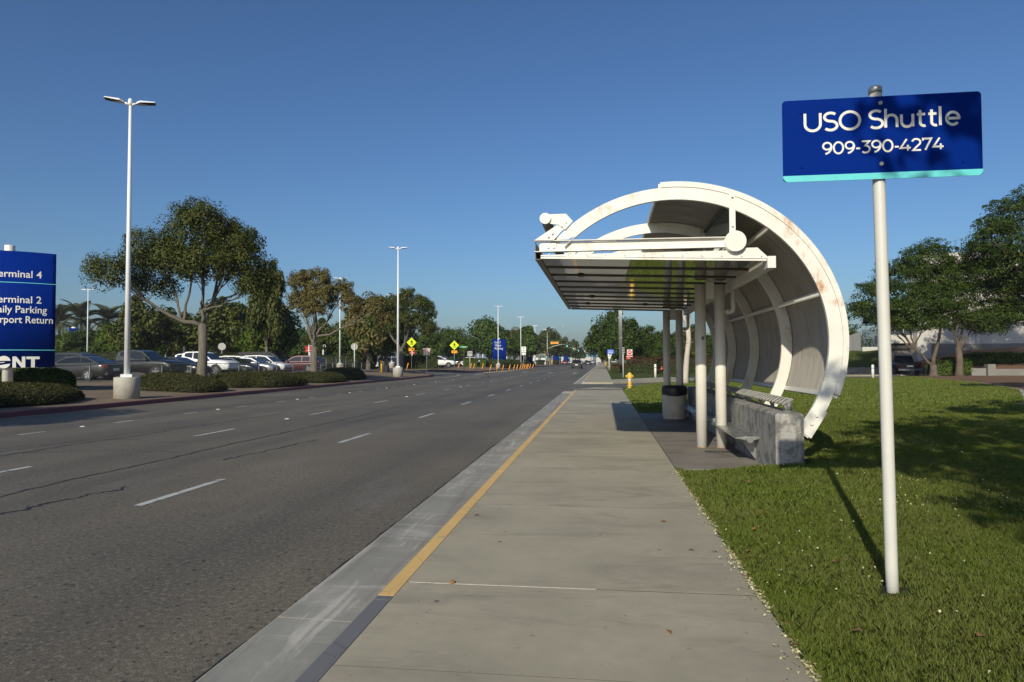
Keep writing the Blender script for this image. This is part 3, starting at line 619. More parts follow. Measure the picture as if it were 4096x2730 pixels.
MB().py([(-.562+.0, 2.426), (-.562, 2.412), (-.55, 2.396), (-.54, 2.390), (.48, 2.390), (.492, 2.396), (.502, 2.412), (.502, 2.426)], -.0475, -.0455).build('cyan_stripe', CYAN, us)
def ell(cx_, cy_, rx, ry, a0, a1, n=18): return [(cx_+rx*math.cos(R(lerp(a0, a1, i/n))), cy_+ry*math.sin(R(lerp(a0, a1, i/n)))) for i in range(n+1)]
GLY = {'U': (.92, [[(.0, 1), (0, .38)]+ell(.37, .38, .37, .38, 184, 356)+[(.74, .38), (.74, 1)]]), 'S': (.76, [ell(.31, .745, .29, .235, 38, 265)+ell(.31, .255, .31, .255, 86, -142)]), 'O': (1.10, [ell(.47, .5, .47, .5, 0, 360, 32)]),
 'h': (.74, [[(0, 0), (0, 1.06)], [(.0, .36)]+ell(.265, .40, .265, .30, 176, 0)+[(.53, 0)]]), 'u': (.74, [[(0, .70), (0, .32)]+ell(.26, .30, .26, .30, 184, 356), [(.53, .70), (.53, 0)]]), 't': (.53, [[(.13, .90), (.13, .22)]+ell(.31, .20, .18, .19, 186, 290), [(-.02, .66), (.36, .66)]]),
 'l': (.27, [[(0, 0), (0, 1.06)]]), 'e': (.76, [[(.03, .355), (.585, .355)]+ell(.305, .35, .285, .35, 4, 318)]), ' ': (.30, []), '-': (.36, [[(0, .38), (.27, .38)]]),
 '9': (.74, [ell(.30, .68, .28, .30, 0, 360, 24), ell(.10, .66, .50, .66, 4, -82, 12)]), '0': (.80, [ell(.33, .5, .32, .49, 0, 360, 28)]), '3': (.70, [[(.03, .97), (.54, .97), (.26, .60)]+ell(.27, .29, .28, .30, 84, -140)]),
 '4': (.80, [[(.44, 1), (.03, .25), (.70, .25)], [(.51, .5), (.51, 0)]]), '2': (.70, [ell(.27, .69, .27, .29, 165, -32)+[(.05, .02), (.58, .02)]]), '7': (.68, [[(.02, .80), (.02, .97), (.57, .97), (.17, 0)]])}
def stroke_text(text, x0, x1, zb, cap, wd, y, m, par):
    adv = sum(GLY[c][0] for c in text)-.14; k = (x1-x0)/(adv*cap); x = x0
    for c in text:
        b = MB()
        for si, path in enumerate(GLY[c][1]):
            P = [Vector((px_*cap*k, pz_*cap)) for px_, pz_ in path]; closed = (P[0]-P[-1]).length < 1e-6; n = len(P); v = []
            for i, p in enumerate(P):
                d0 = (P[i]-P[i-1]).normalized() if i else ((P[-1]-P[-2]).normalized() if closed else None); d1 = (P[i+1]-P[i]).normalized() if i < n-1 else ((P[1]-P[0]).normalized() if closed else None)
                d0 = d0 or d1; d1 = d1 or d0; t = (d0+d1).normalized(); q = Vector((-t.y, t.x)); s_ = wd/2/max(.45, q.dot(Vector((-d0.y, d0.x)))); yy = y-.0004*si
                v += [(x+p.x+q.x*s_, yy, zb+p.y+q.y*s_), (x+p.x-q.x*s_, yy, zb+p.y-q.y*s_)]
            b.add(v, [(2*i, 2*i+1, 2*i+3, 2*i+2) for i in range(n-1)])
        if b.v: b.build('letter', m, par)
        x += GLY[c][0]*cap*k
stroke_text('USO Shuttle', -.437, .388, 2.682, .101, .0150, -.0457, SIGNW, us); stroke_text('909-390-4274', -.342, .298, 2.545, .066, .0102, -.0457, SIGNW, us)
for x, z in ((-.03, 2.822), (-.03, 2.475)): MB().cyl((x, -.056, z), (x, -.046, z), .011, .012, n=10).build('bolt', ZINC, us)
for x, z in ((-.46, 2.79), (-.235, 2.798), (.17, 2.80), (.38, 2.80), (-.46, 2.475), (.4, 2.47)): MB().cyl((x, -.051, z), (x, -.045, z), .006, n=8).build('rivet', SIGNBLUE, us)
# ================================================================ vegetation
BARK = None
def m_bark(name, a, b, ring=(.08, .07, .06)):
    t = NT(name); co = t.coord('Object'); n = t.noise(t.coord('Object', (6, 6, 1.2)), 2, 6, .7)
    c = t.mix(t.ramp(n, [(.3, 0), (.7, 1)]), a, b)
    k = t.voro(t.coord('Object', (1.6, 1.6, 4.5)), 1.3); c = t.mix(t.ramp(k, [(.1, .8), (.17, 0)]), c, ring)
    t.set(c, .9, 0, .2); t.bump(n, .5, .03); return t.m
BARK1 = m_bark('grey_bark', (.085, .073, .058), (.185, .165, .135)); BARK2 = m_bark('pale_bark', (.42, .36, .31), (.55, .48, .42), (.16, .13, .11)); BARK3 = m_bark('brown_bark', (.08, .06, .045), (.16, .125, .095))
LEAF_A = foliage('leaf_dark_olive', [(.020, .036, .006), (.042, .064, .009), (.070, .088, .013), (.105, .102, .018)], trans=.16)
LEAF_B = foliage('leaf_olive_gold', [(.036, .048, .008), (.088, .084, .018), (.15, .122, .034), (.20, .155, .055)], trans=.16)
LEAF_C = foliage('leaf_mid_green', [(.026, .052, .007), (.050, .088, .010), (.092, .135, .017)], trans=.18)
LEAF_D = foliage('leaf_locust', [(.016, .034, .004), (.034, .063, .007), (.075, .112, .012)], trans=.22)
LEAF_E = foliage('leaf_bright_green', [(.048, .085, .008), (.085, .135, .012), (.125, .17, .02)], trans=.3)
LEAF_J = foliage('juniper_tuft', [(.034, .040, .011), (.056, .060, .017), (.082, .078, .024)], trans=.12, patch=1.2)
LEAF_P = foliage('photinia_leaf', [(.035, .06, .016), (.055, .085, .02), (.075, .10, .028)])
LEAF_R = foliage('photinia_red_tip', [(.10, .045, .025), (.13, .055, .032), (.08, .06, .022)])
LEAF_H = foliage('clipped_hedge_leaf', [(.035, .05, .014), (.055, .075, .02), (.08, .098, .028)])
LEAF_Y = foliage('palm_leaf', [(.06, .07, .03), (.09, .098, .042), (.12, .12, .055)])
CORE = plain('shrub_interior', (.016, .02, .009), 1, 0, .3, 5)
def cards(P, Nrm, size, aspect=.62, rng=RNG, bend=.18):
    """one leaf-shaped quad (kite) per point"""
    n = len(P); P = np.asarray(P); Nrm = Nrm/np.maximum(np.linalg.norm(Nrm, axis=1, keepdims=True), 1e-6)
    r = rng.normal(size=(n, 3)); t = np.cross(Nrm, r); t /= np.maximum(np.linalg.norm(t, axis=1, keepdims=True), 1e-6); b = np.cross(Nrm, t)
    s = (np.asarray(size)*np.ones(n)*rng.uniform(.65, 1.3, n))[:, None]
    V = np.stack([P-t*s*.5, P+b*s*aspect*.5+t*s*.08+Nrm*s*bend, P+t*s*.5, P-b*s*aspect*.5+t*s*.08+Nrm*s*bend], 1).reshape(-1, 3)
    return V, np.arange(4*n).reshape(-1, 4)
def crown_points(lobes, n, cl=70, sig=.3, rng=RNG, inner=.55, flat=1.0):
    vol = np.array([l[3]*l[4]*l[5] for l in lobes])**(2/3); cnt = np.maximum((vol/vol.sum()*n).astype(int), 20); P, N = [], []
    for (x, y, z, rx, ry, rz), c in zip(lobes, cnt):
        k = max(6, int(cl*(rx*ry*rz)**.5/3)); d = rng.normal(size=(k, 3)); d /= np.linalg.norm(d, axis=1, keepdims=True); d[:, 2] = np.where(d[:, 2] < -.55, -d[:, 2], d[:, 2])
        fr = rng.uniform(inner, .98, (k, 1)); sp = rng.uniform(size=(k, 1)) < .16; fr = np.where(sp, rng.uniform(1.02, 1.22, (k, 1)), fr); cc = d*fr*np.array([rx, ry, rz]); sg = sig*rng.uniform(.6, 1.35, k)*np.where(sp[:, 0], .55, 1)
        i = rng.integers(0, k, c); o = rng.normal(size=(c, 3)); o *= np.minimum(1, 1.5/np.linalg.norm(o, axis=1, keepdims=True)); o = o*sg[i][:, None]*np.array([1, 1, flat])
        p = cc[i]+o; P.append(p+np.array([x, y, z])); q = p/np.array([rx, ry, rz]); N.append(q/np.maximum(np.linalg.norm(q, axis=1, keepdims=True), 1e-6)*.7+o/np.maximum(np.linalg.norm(o, axis=1, keepdims=True), 1e-6)*.5+rng.normal(size=(c, 3))*.55+np.array([0, 0, .35]))
    return np.concatenate(P), np.concatenate(N)
def bez(a, b, lift, n=6, j=.0, rnd=random):
    a, b = Vector(a), Vector(b); c = Vector((lerp(a.x, b.x, .35), lerp(a.y, b.y, .35), lerp(a.z, b.z, .35)-lift)); out = []
    for i in range(n+1):
        t = i/n; p = a*(1-t)**2+c*2*t*(1-t)+b*t*t; out.append(p+Vector((rnd.uniform(-j, j), rnd.uniform(-j, j), rnd.uniform(-j, j)))*(0 if i in (0,) else 1))
    return out
def make_tree(name, label, loc, trunk_r, fork, lobes, leaf, n, size, bark=BARK1, sig=.3, group=None, limbs=None, twig=True, trunk_pts=None, cl=70, inner=.55, flat=1., aspect=.62, rz=0, cat='tree'):
    t = thing(name, label, cat, loc, rz, group); m = MB(); rnd = random.Random(len(label)*7+int(loc[0]*10))
    made = []; tp = trunk_pts or [(0, 0, -.1), (0, 0, fork*.12), (.02*fork, 0, fork*.5), (0, .01*fork, fork)]
    k = len(tp); m.tube(tp, [trunk_r*1.55, trunk_r*1.08]+[lerp(trunk_r, trunk_r*.85, i/(k-2)) for i in range(1, k-1)], 12)
    top = tp[-1]
    for i, l in enumerate(lobes):
        if limbs is not None and i not in limbs: continue
        e = Vector((l[0], l[1], l[2]-l[5]*.1)); d = (e-Vector(top)).length
        az = math.atan2(e.y-top[1], e.x-top[0]); st, r0 = Vector(top)-Vector((0, 0, rnd.uniform(0, .12)*fork)), trunk_r*rnd.uniform(.42, .62)
        for (az2, p2, r2) in made:
            if abs((az-az2+PI) % (2*PI)-PI) < .9: st, r0 = p2, r2*.8; break
        pts = bez(st, e, .12*(e-st).length, 7, .035*d*.5, rnd)
        if st[2] < top[2]+.01: made.append((az, pts[rnd.choice((2, 3))], r0*.8))
        m.tube(pts, [lerp(r0, r0*.22, q/7) for q in range(8)], 7)
        if twig:
            for q in range(5):
                s = pts[rnd.randint(3, 7)]; u = Vector((rnd.uniform(-1, 1), rnd.uniform(-1, 1), rnd.uniform(-.2, 1))); u = Vector((u.x*l[3], u.y*l[4], u.z*l[5]))*.85
                m.tube(bez(s, Vector((l[0], l[1], l[2]))+u, .05*d, 4, .05, rnd), [r0*.3, r0*.25, r0*.2, r0*.14, r0*.07], 5, False)
    m.build('trunk', bark, t, False)
    P, N = crown_points(lobes, n, cl, sig, RNG, inner, flat); V, F = cards(P, N, size, aspect); obj('crown', npmesh('crown', V, F, leaf), leaf, t)
    return t
# ---- the three street trees of the planting strip
make_tree('broadleaf_tree', 'large spreading dark green tree with forked pale trunk behind near lamp post', (-23.3, 37.3, .4), .27, 3.35,
    [(-4.21, -2.00, 6.00, 1.40, 1.70, 1.20), (-2.84, 1.00, 6.90, 1.89, 2.10, 1.50), (-2.24, -1.60, 7.40, 1.35, 1.50, 1.20), (-0.77, 0.40, 8.90, 1.71, 1.80, 1.55), (0.43, -0.60, 8.90, 1.44, 1.60, 1.40), (0.77, 1.20, 8.20, 1.62, 1.60, 1.40), (1.98, 0.60, 7.90, 1.17, 1.50, 1.20), (2.58, -0.40, 7.00, 1.35, 1.50, 1.15),
     (-1.03, -1.40, 6.80, 1.53, 1.50, 1.20), (1.03, -1.80, 6.50, 1.62, 1.60, 1.25), (2.75, 1.20, 6.10, 1.44, 1.60, 1.20), (-3.35, 0.20, 5.50, 1.26, 1.40, 0.80), (0.17, 1.90, 7.00, 1.44, 1.40, 1.20), (3.35, -0.40, 5.40, 0.90, 1.10, 0.80)],
    LEAF_A, 60000, .13, BARK1, .30, cl=150, limbs=[0, 1, 3, 4, 5, 7, 9, 10, 12, 13])
make_tree('broadleaf_tree', 'olive gold leafed tree with long bare side branch, middle of the planting strip', (-26, 59.1, .45), .33, 2.4,
    [(-1.3, 0, 8.0, 1.1, 1.3, 1.3), (.2, .3, 8.4, 1.4, 1.3, 1.2), (-1.2, .5, 6.4, 1.5, 1.6, 1.2), (.9, -.3, 6.7, 1.6, 1.5, 1.2), (2.6, .2, 7.2, 1.1, 1.2, 1.1), (3.2, .4, 6.1, 1.0, 1.1, 1.1), (6.0, .3, 5.9, .85, .9, 1.0), (.2, -.6, 5.6, 1.5, 1.3, .8), (6.5, .6, 4.9, .7, .8, .7)],
    LEAF_B, 34000, .145, BARK1, .26, cl=120, limbs=[0, 1, 2, 4, 6, 7])
make_tree('broadleaf_tree', 'upright dark green tree with dark trunk beside the second lamp post', (-22.4, 74.0, .42), .34, 2.5,
    [(-2.3, 0, 6.3, 1.3, 1.4, 1.4), (-.4, .3, 7.2, 1.6, 1.4, 1.5), (.9, 0, 8.0, 1.0, 1.1, 1.2), (2.2, -.2, 7.3, 1.2, 1.2, 1.1), (3.2, .2, 6.6, .9, 1, 1.1), (-1.5, .2, 4.9, 1.5, 1.5, 1.1), (.6, -.4, 5.4, 1.7, 1.5, 1.3), (2.5, .2, 5.2, 1.5, 1.4, 1.3), (3.3, 0, 4.4, 1.0, 1.1, .8)],
    LEAF_A, 36000, .15, BARK1, .27, cl=120, limbs=[0, 1, 3, 5, 6])
# ---- trees by the building on the right
make_tree('locust_tree', 'feathery green tree with three leaning trunks behind the shuttle sign pole', (26.8, 59.9, .15), .3, .9,
    [(-4.4, -.5, 6.3, 1.9, 1.8, 1.6), (-2.2, .3, 7.8, 2.2, 1.9, 1.7), (-.4, -.4, 9.0, 2.2, 2.0, 1.9), (-3.6, .6, 4.8, 1.8, 1.6, 1.1), (-.8, -1.0, 6.0, 2.2, 1.9, 1.5), (1.1, .3, 7.8, 2.0, 1.8, 1.8), (-5.6, 0, 5.2, 1.0, 1.1, .9), (-2, -.8, 5.2, 1.9, 1.6, 1.1), (.9, -.6, 5.0, 1.6, 1.4, .9), (-2.6, -.4, 4.0, 1.7, 1.5, .7), (-.4, -.8, 4.2, 1.5, 1.4, .7)],
    LEAF_D, 62000, .15, BARK3, .33, cl=200, flat=.55, aspect=.5, limbs=[0, 1, 3, 4, 5])
make_tree('locust_tree', 'feathery green tree with single straight trunk by the planter wall', (28.75, 59.9, .15), .27, 2.3,
    [(-.8, -.5, 6.2, 2.1, 1.9, 1.6), (1.2, .2, 7.8, 2.3, 2.0, 1.9), (3.2, -.4, 6.6, 2.3, 2.0, 1.8), (4.8, .2, 4.7, 1.7, 1.6, 1.2), (.8, -.8, 4.3, 1.5, 1.4, .9), (2.6, .6, 9.4, 2.3, 2.0, 1.8), (2.6, -.8, 4.8, 1.6, 1.5, .9), (5.2, .3, 7.2, 2.0, 1.8, 1.7), (2.2, -.5, 3.8, 1.4, 1.3, .7), (4.4, -.6, 5.4, 1.8, 1.6, 1.1)],
    LEAF_D, 60000, .15, BARK3, .33, cl=200, flat=.55, aspect=.5, limbs=[0, 1, 2, 3, 4])
make_tree('locust_tree', 'tallest feathery dark tree at the right edge against the white building', (35.2, 57.6, .15), .32, 4.5,
    [(-5.0, -1, 10.4, 2.4, 2.1, 1.7), (-2.2, .5, 12.4, 2.8, 2.3, 2.0), (.8, -.6, 13.2, 2.8, 2.5, 1.9), (-3.8, 0, 8.4, 2.5, 2.1, 1.5), (-.6, -1.2, 9.6, 2.9, 2.4, 1.8), (2.6, .4, 10.8, 2.8, 2.4, 2.0), (-1.8, -.6, 7.0, 2.1, 1.8, 1.1), (2.2, -.8, 7.4, 2.1, 1.8, 1.2), (.4, -.5, 6.0, 1.7, 1.6, .9)],
    LEAF_D, 62000, .17, BARK3, .38, cl=200, flat=.55, aspect=.5)
wt = make_tree('pale_trunk_tree', 'tree with pale smooth trunk rising behind the shelter posts', (4.78, 40.6, .12), .155, 3.6,
    [(-1.0, .2, 7.6, 1.5, 1.4, 1.2), (.9, .3, 7.0, 1.8, 1.6, 1.4), (2.6, 0, 6.3, 1.6, 1.5, 1.2), (-1.4, 0, 4.9, .55, .6, .45), (.4, -.2, 8.7, 1.1, 1.1, .9)],
    LEAF_A, 9000, .15, BARK2, .26, trunk_pts=[(-.05, 0, -.1), (-.04, 0, .4), (.06, 0, 1.6), (.18, 0, 2.6), (.12, 0, 3.6)])
# ---- trees out of frame whose shade falls into it
make_tree('shade_tree', 'tree standing right of the walk behind the viewer, shading lawn and sign', (4.2, -1.8, .2), .22, 3.6,
    [(-2.5, .9, 5.4, 1.25, 1.3, .8), (-1.2, -1.0, 5.6, 1.5, 1.5, .9), (-1.0, 2.6, 5.9, 1.6, 1.8, .9), (.6, .6, 6.4, 1.9, 1.9, 1.1), (.8, 4.2, 6.0, 1.7, 1.7, .9), (2.4, 2.4, 6.2, 1.9, 2.0, 1.0), (2.6, -.4, 5.8, 1.7, 1.7, .9), (4.2, 1.2, 5.8, 1.7, 1.8, .9), (-.6, -2.4, 5.5, 1.5, 1.6, .8), (1.8, -2.6, 5.6, 1.7, 1.6, .9), (-2.0, -2.3, 5.6, 1.2, 1.2, .8), (-2.4, -.6, 5.5, 1.1, 1.2, .7)],
    LEAF_A, 22000, .18, BARK1, .36, group='trees outside the picture')
make_tree('shade_tree', 'tree standing right of the lawn outside the picture', (9.6, 9.0, .2), .22, 3.2,
    [(-1.6, 0, 5.2, 1.7, 1.7, .9), (.6, .4, 6.2, 2.0, 1.9, 1.2), (2.2, -.4, 5.4, 1.8, 1.8, 1.0), (-.2, -1.4, 5.8, 1.6, 1.5, .9)], LEAF_A, 9000, .19, BARK1, .3, group='trees outside the picture')
make_tree('shade_tree', 'tree standing by the mow strip right of the picture', (19.4, 27.5, .15), .22, 3.2,
    [(-1.6, 0, 5.4, 1.9, 1.7, .8), (.8, .4, 6.6, 2.2, 1.9, 1.0), (2.2, -.4, 5.6, 1.8, 1.8, .9)], LEAF_A, 8000, .2, BARK1, .3, group='trees outside the picture')
make_tree('shade_tree', 'tree in the planting strip left of the picture', (-19.8, 5.6, .2), .24, 3.2,
    [(-.8, .2, 5.6, 2.0, 1.9, .9), (1.4, .6, 6.0, 1.9, 1.9, .9), (2.8, .2, 5.2, 1.4, 1.5, .6), (.4, -1.2, 6.6, 1.8, 1.7, .9)], LEAF_A, 9000, .2, BARK1, .3, group='trees outside the picture')
# ---- background trees: four crowns, copied tree by tree
def proto(leaf, lobes, seed, bark=BARK1, n=11000, size=.05, sig=.085):
    global RNG; RNG = np.random.default_rng(seed)
    return make_tree('lot_tree', 'x', (0, 0, 0), .035, .24, lobes, leaf, n, size, bark, sig, cl=420, twig=False, inner=.5)
L1 = [(-.22, 0, .52, .24, .26, .2), (.2, .05, .55, .26, .26, .22), (0, -.1, .74, .26, .26, .22), (-.1, .15, .62, .28, .26, .24), (.12, -.2, .44, .24, .22, .16), (-.3, -.1, .4, .16, .18, .14), (.32, .1, .42, .16, .18, .14)]
L2 = [(-.14, 0, .5, .2, .22, .2), (.14, .04, .56, .22, .22, .22), (0, 0, .78, .18, .18, .2), (.05, -.12, .4, .24, .2, .14), (-.18, .1, .66, .16, .18, .16)]
L3 = [(-.34, 0, .46, .26, .3, .22), (.3, 0, .48, .28, .3, .24), (0, 0, .62, .34, .3, .3), (-.16, -.2, .36, .3, .24, .18), (.2, -.16, .34, .28, .24, .18), (.1, .1, .78, .22, .22, .18)]
protos = {k: proto(*a) for k, a in {'A': (LEAF_A, L1, 21), 'B': (LEAF_C, L2, 22), 'C': (LEAF_C, L3, 23), 'D': (LEAF_E, L1, 24), 'E': (LEAF_B, L2, 25), 'G': (LEAF_D, L3, 26)}.items()}
nodes = {k: tree_of(v) for k, v in protos.items()}
BG = [  # kind, x, y, base z, height, width factor, label
('A', -54.8, 75.5, 0.45, 8.4, 0.95, 'dark green lot tree right behind the near lamp post'),
('B', -61.7, 88.7, 0.45, 7.5, 1.00, 'narrow dark lot tree under the left of the large spreading tree'),
('A', -57.8, 89.2, 0.45, 7.4, 0.90, 'small dark lot tree left of the large tree trunk'),
('A', -48.8, 82.3, 0.45, 8.7, 1.05, 'broad lot tree seen through the large tree just right of its trunk'),
('B', -53.1, 93.9, 0.45, 9.2, 0.90, 'pointed lot tree right of the large tree crown'),
('D', -46.7, 86.6, 0.45, 7.3, 1.15, 'bright green lot tree behind the silver and white parked cars'),
('D', -38.4, 75.6, 0.45, 7.4, 1.10, 'bright green lot tree just left of the olive gold tree'),
('A', -37.1, 71.8, 0.45, 11.2, 0.48, 'dark drooping tree between the large tree and the olive gold tree'),
('A', -45.0, 107.1, 0.45, 7.5, 1.10, 'dark lot tree behind the trunk of the olive gold tree'),
('C', -40.9, 107.6, 0.45, 7.5, 1.10, 'wide lot tree left of the middle lot lamp'),
('E', -30.0, 84.8, 0.45, 9.1, 0.80, 'olive lot tree touching the tip of the long bare branch'),
('C', -28.3, 87.1, 0.45, 8.9, 0.90, 'green tree just left of the upright dark tree'),
('C', -34.4, 146.8, 0.45, 7.7, 1.20, 'far round tree behind the left pedestrian sign'),
('C', -36.1, 136.5, 0.45, 7.0, 1.20, 'far round tree right of the upright dark tree'),
('D', -36.8, 166.7, 0.45, 8.4, 1.20, 'far pale green tree behind the right pedestrian sign'),
('C', -39.9, 196.5, 0.45, 7.7, 1.50, 'distant low tree behind the truck route sign'),
('C', -26.2, 158.0, 0.45, 10.5, 1.25, 'large round tree behind the third roadside lamp'),
('E', -21.8, 168.7, 0.45, 8.6, 0.95, 'olive tree between the large round tree and the fourth lamp'),
('B', -18.7, 165.0, 0.30, 9.2, 1.05, 'pointed dark tree beside the fourth roadside lamp'),
('A', -16.5, 214.8, 0.30, 10.6, 1.05, 'dark tree behind the yellow crossing sign and first signal'),
('A', -16.1, 260.2, 0.30, 9.5, 1.00, 'distant tree behind the second traffic signal arm'),
('A', -13.3, 306.0, 0.30, 9.9, 0.75, 'distant tree behind the third traffic signal'),
('A', -14.1, 351.3, 0.30, 8.3, 1.00, 'farthest roadside tree before the footbridge'),
('A', -13.5, 401.9, 0.30, 7.6, 1.20, 'last tree on the left before the footbridge end'),
('C', -77.8, 90.6, 0.45, 5.3, 1.30, 'low tree right of the blue ONT sign'),
('C', -78.8, 95.5, 0.45, 5.9, 1.30, 'low tree below the left palm'),
('D', -75.1, 96.0, 0.45, 6.5, 1.10, 'low green tree below the right palm'),
('B', -72.5, 96.3, 0.45, 6.7, 1.10, 'low dark tree left of the near lamp post pole'),
('C', -84.3, 125.0, 0.45, 7.5, 1.40, 'low tree behind the white pickup cab'),
('C', -79.0, 125.8, 0.45, 7.8, 1.40, 'low tree behind the large tree trunk'),
('C', -76.8, 131.1, 0.45, 8.2, 1.40, 'low tree behind the black cargo van'),
('C', -86.9, 155.0, 0.45, 9.3, 1.50, 'distant tree right of the black van'),
('C', -73.7, 156.7, 0.45, 8.5, 1.60, 'distant tree behind the red lot sign'),
('C', -63.2, 143.0, 0.45, 6.7, 1.60, 'distant low tree behind the walking person'),
('C', -102.5, 117.6, 0.45, 5.9, 1.60, 'low tree at far left beside the sign edge'),
('C', -109.5, 136.8, 0.45, 7.7, 1.50, 'distant tree behind the palms'),
('G', 1.0, 117.2, 0.10, 9.3, 0.82, 'tall green tree left of the triple pole'),
('G', 3.8, 104.5, 0.10, 7.1, 0.85, 'rounded green tree just right of the triple pole'),
('G', 6.1, 109.8, 0.10, 6.3, 1.10, 'green tree above the red tipped hedge'),
('G', 8.1, 105.0, 0.10, 5.4, 1.15, 'bushy dark green tree left of the far shelter posts'),
('G', 10.4, 105.3, 0.10, 4.9, 1.15, 'bushy tree between the far shelter posts'),
('A', 12.8, 104.6, 0.10, 6.1, 1.00, 'dark tree right of the pale trunk'),
('E', 1.5, 141.5, 0.10, 6.1, 1.10, 'gold tinged tree above the blue shuttle stop sign'),
('E', 1.3, 169.7, 0.10, 5.0, 1.10, 'olive verge tree behind the speed limit sign'),
('E', 1.0, 207.0, 0.10, 5.5, 1.00, 'third verge tree along the far walk'),
('E', 0.6, 252.4, 0.10, 5.8, 1.00, 'fourth verge tree along the far walk'),
('E', 0.4, 302.8, 0.10, 5.9, 1.00, 'last verge tree before the footbridge'),
('G', 19.9, 128.8, 0.10, 6.0, 1.20, 'tree behind the corrugated shelter back'),
('G', 37.1, 115.9, 0.10, 7.4, 1.20, 'tree left of the steel picket fence')]
for k, x, y, z, hh, wf, lab in BG:
    o = place(nodes[k], (x, y, z), (x*7.3+y*1.7) % 6.28, lab, 'background trees', (hh*wf*.98, hh*wf*.98, hh*1.04))
    o['category'] = 'tree'
for v in protos.values(): drop(v)
RNG = np.random.default_rng(5)
# ---- palms
def frond_mesh():
    m = MB(); n = 16; L = 2.6; pts = [Vector((L*t*(1-.12*t), 0, .95*t-1.75*t*t)) for t in [i/n for i in range(n+1)]]
    m.tube(pts, [.03*(1-.8*i/n) for i in range(n+1)], 4, False)
    for i in range(2, n+1):
        p = pts[i]; ln = .62*math.sin(PI*min(.95, .12+i/n*.86))+.12
        for s in (-1, 1):
            for off in (0, .08):
                q = p+Vector((-off, 0, 0)); d = Vector((.55, s*.8, -.32)).normalized()*ln; u = Vector((.05, -s*.03, .0)); m.add([q-u, q+u, q+d], [(0, 1, 2)])
    return m.mesh('frond')
FM = frond_mesh(); FM.materials.append(LEAF_Y)
def palm(loc, h, label):
    p = thing('palm_tree', label, 'palm tree', loc, 0, 'palms in the parking lot')
    MB().tube([(0, 0, -.1), (.05, 0, h*.5), (0, 0, h)], [.34, .28, .26], 10).build('trunk', BARK3, p)
    for k in range(26):
        f = obj('frond', FM, None, p); f.location = (0, 0, h); f.rotation_euler = (random.uniform(-.25, .25), -R(random.choice((62, 45, 25, 5, -20))+random.uniform(-8, 8)), k*2.4)
        s = random.uniform(1.7, 2.2); f.scale = (s, s, s)
palm((-110.6, 126.6, .45), 9.2, 'palm tree half hidden by the right edge of the blue ONT sign'); palm((-106.4, 127.5, .45), 10.0, 'palm tree left of the slim lot lamp'); palm((-103.2, 131, .45), 9.9, 'palm tree right of the slim lot lamp')
# ---- clipped ground-cover mounds
def mound(loc, rx, ry, h, label, n, seed, rz=0, leaf=LEAF_J, size=.06, name='juniper_mound', cat='shrub', group='ground cover mounds along the kerb', sq=2.6, core=True):
    t = thing(name, label, cat, loc, rz, group); rng = np.random.default_rng(seed); ph = rng.uniform(0, 6.28, 6)
    def surf(u, v):                                            # u: azimuth, v: 0 rim .. 1 top
        wob = 1+.10*np.sin(2*u+ph[0])+.06*np.sin(3*u+ph[1])+.035*np.sin(7*u+ph[2]); r = (1-v**sq)**(1/sq)
        return np.stack([rx*wob*r*np.cos(u), ry*wob*r*np.sin(u), h*v*(1+.07*np.sin(3*u+ph[3])*(1-v)+.05*np.sin(5*u+2*v+ph[4]))], -1)
    nu, nv = 40, 9; U, Vv = np.meshgrid(np.linspace(0, 2*PI, nu, endpoint=False), np.linspace(0, 1, nv)); S = surf(U, Vv)*.955; S = S.reshape(-1, 3)
    F = np.array([(j*nu+i, j*nu+(i+1) % nu, (j+1)*nu+(i+1) % nu, (j+1)*nu+i) for j in range(nv-1) for i in range(nu)])
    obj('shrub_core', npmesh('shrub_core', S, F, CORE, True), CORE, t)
    u = rng.uniform(0, 2*PI, n); v = np.concatenate([rng.uniform(0, 1, n//2)**.8, np.sqrt(rng.uniform(0, 1, n-n//2))])
    e = 1e-3; P = surf(u, v); du = surf(u+e, v)-P; dv = surf(u, np.clip(v+e, 0, 1))-surf(u, np.clip(v-e, 0, 1)); N = np.cross(du, dv); N /= np.maximum(np.linalg.norm(N, axis=1, keepdims=True), 1e-9); N[N[:, 2] < -.2] *= -1
    P = P+N*rng.uniform(-.05, .035, (n, 1))+rng.normal(size=(n, 3))*.012
    Vq, Fq = cards(P, N*.8+rng.normal(size=(n, 3))*.6, size, .45, rng); obj('foliage', npmesh('foliage', Vq, Fq, leaf), leaf, t); return t
mound((-19.7, 19.6, .2), 2.3, 3.3, .62, 'wide low juniper mound below the blue ONT sign', 30000, 1)
mound((-17.9, 16.2, .14), .8, 1.3, .4, 'small juniper mound at the left frame edge by the kerb', 7000, 7)
mound((-19.6, 29.0, .2), 2.15, 2.1, .66, 'rounded juniper mound right of the near lamp base', 22000, 2); mound((-18.8, 35.4, .2), 2.0, 3.5, .76, 'long clipped juniper mound in front of the silver car', 30000, 3)
mound((-23.2, 34.2, .38), 1.7, 1.6, .55, 'low juniper mound left of the large tree trunk', 9000, 8); mound((-18.7, 42.6, .2), 1.9, 2.6, .62, 'dark juniper mound below the olive gold tree', 16000, 4); mound((-18.9, 48.0, .2), 1.6, 1.9, .66, 'small dark juniper mound next along the kerb', 11000, 5)
mound((-20.6, 52.4, .3), 1.7, 2.2, .7, 'last juniper mound before the second lamp base', 12000, 6)
mound((-23.4, 25.6, .4), 1.3, 1.4, .85, 'dark leafy shrub behind the blue ONT sign', 7000, 9, leaf=LEAF_C, size=.12, name='shrub', group='other shrubs', sq=3.2)
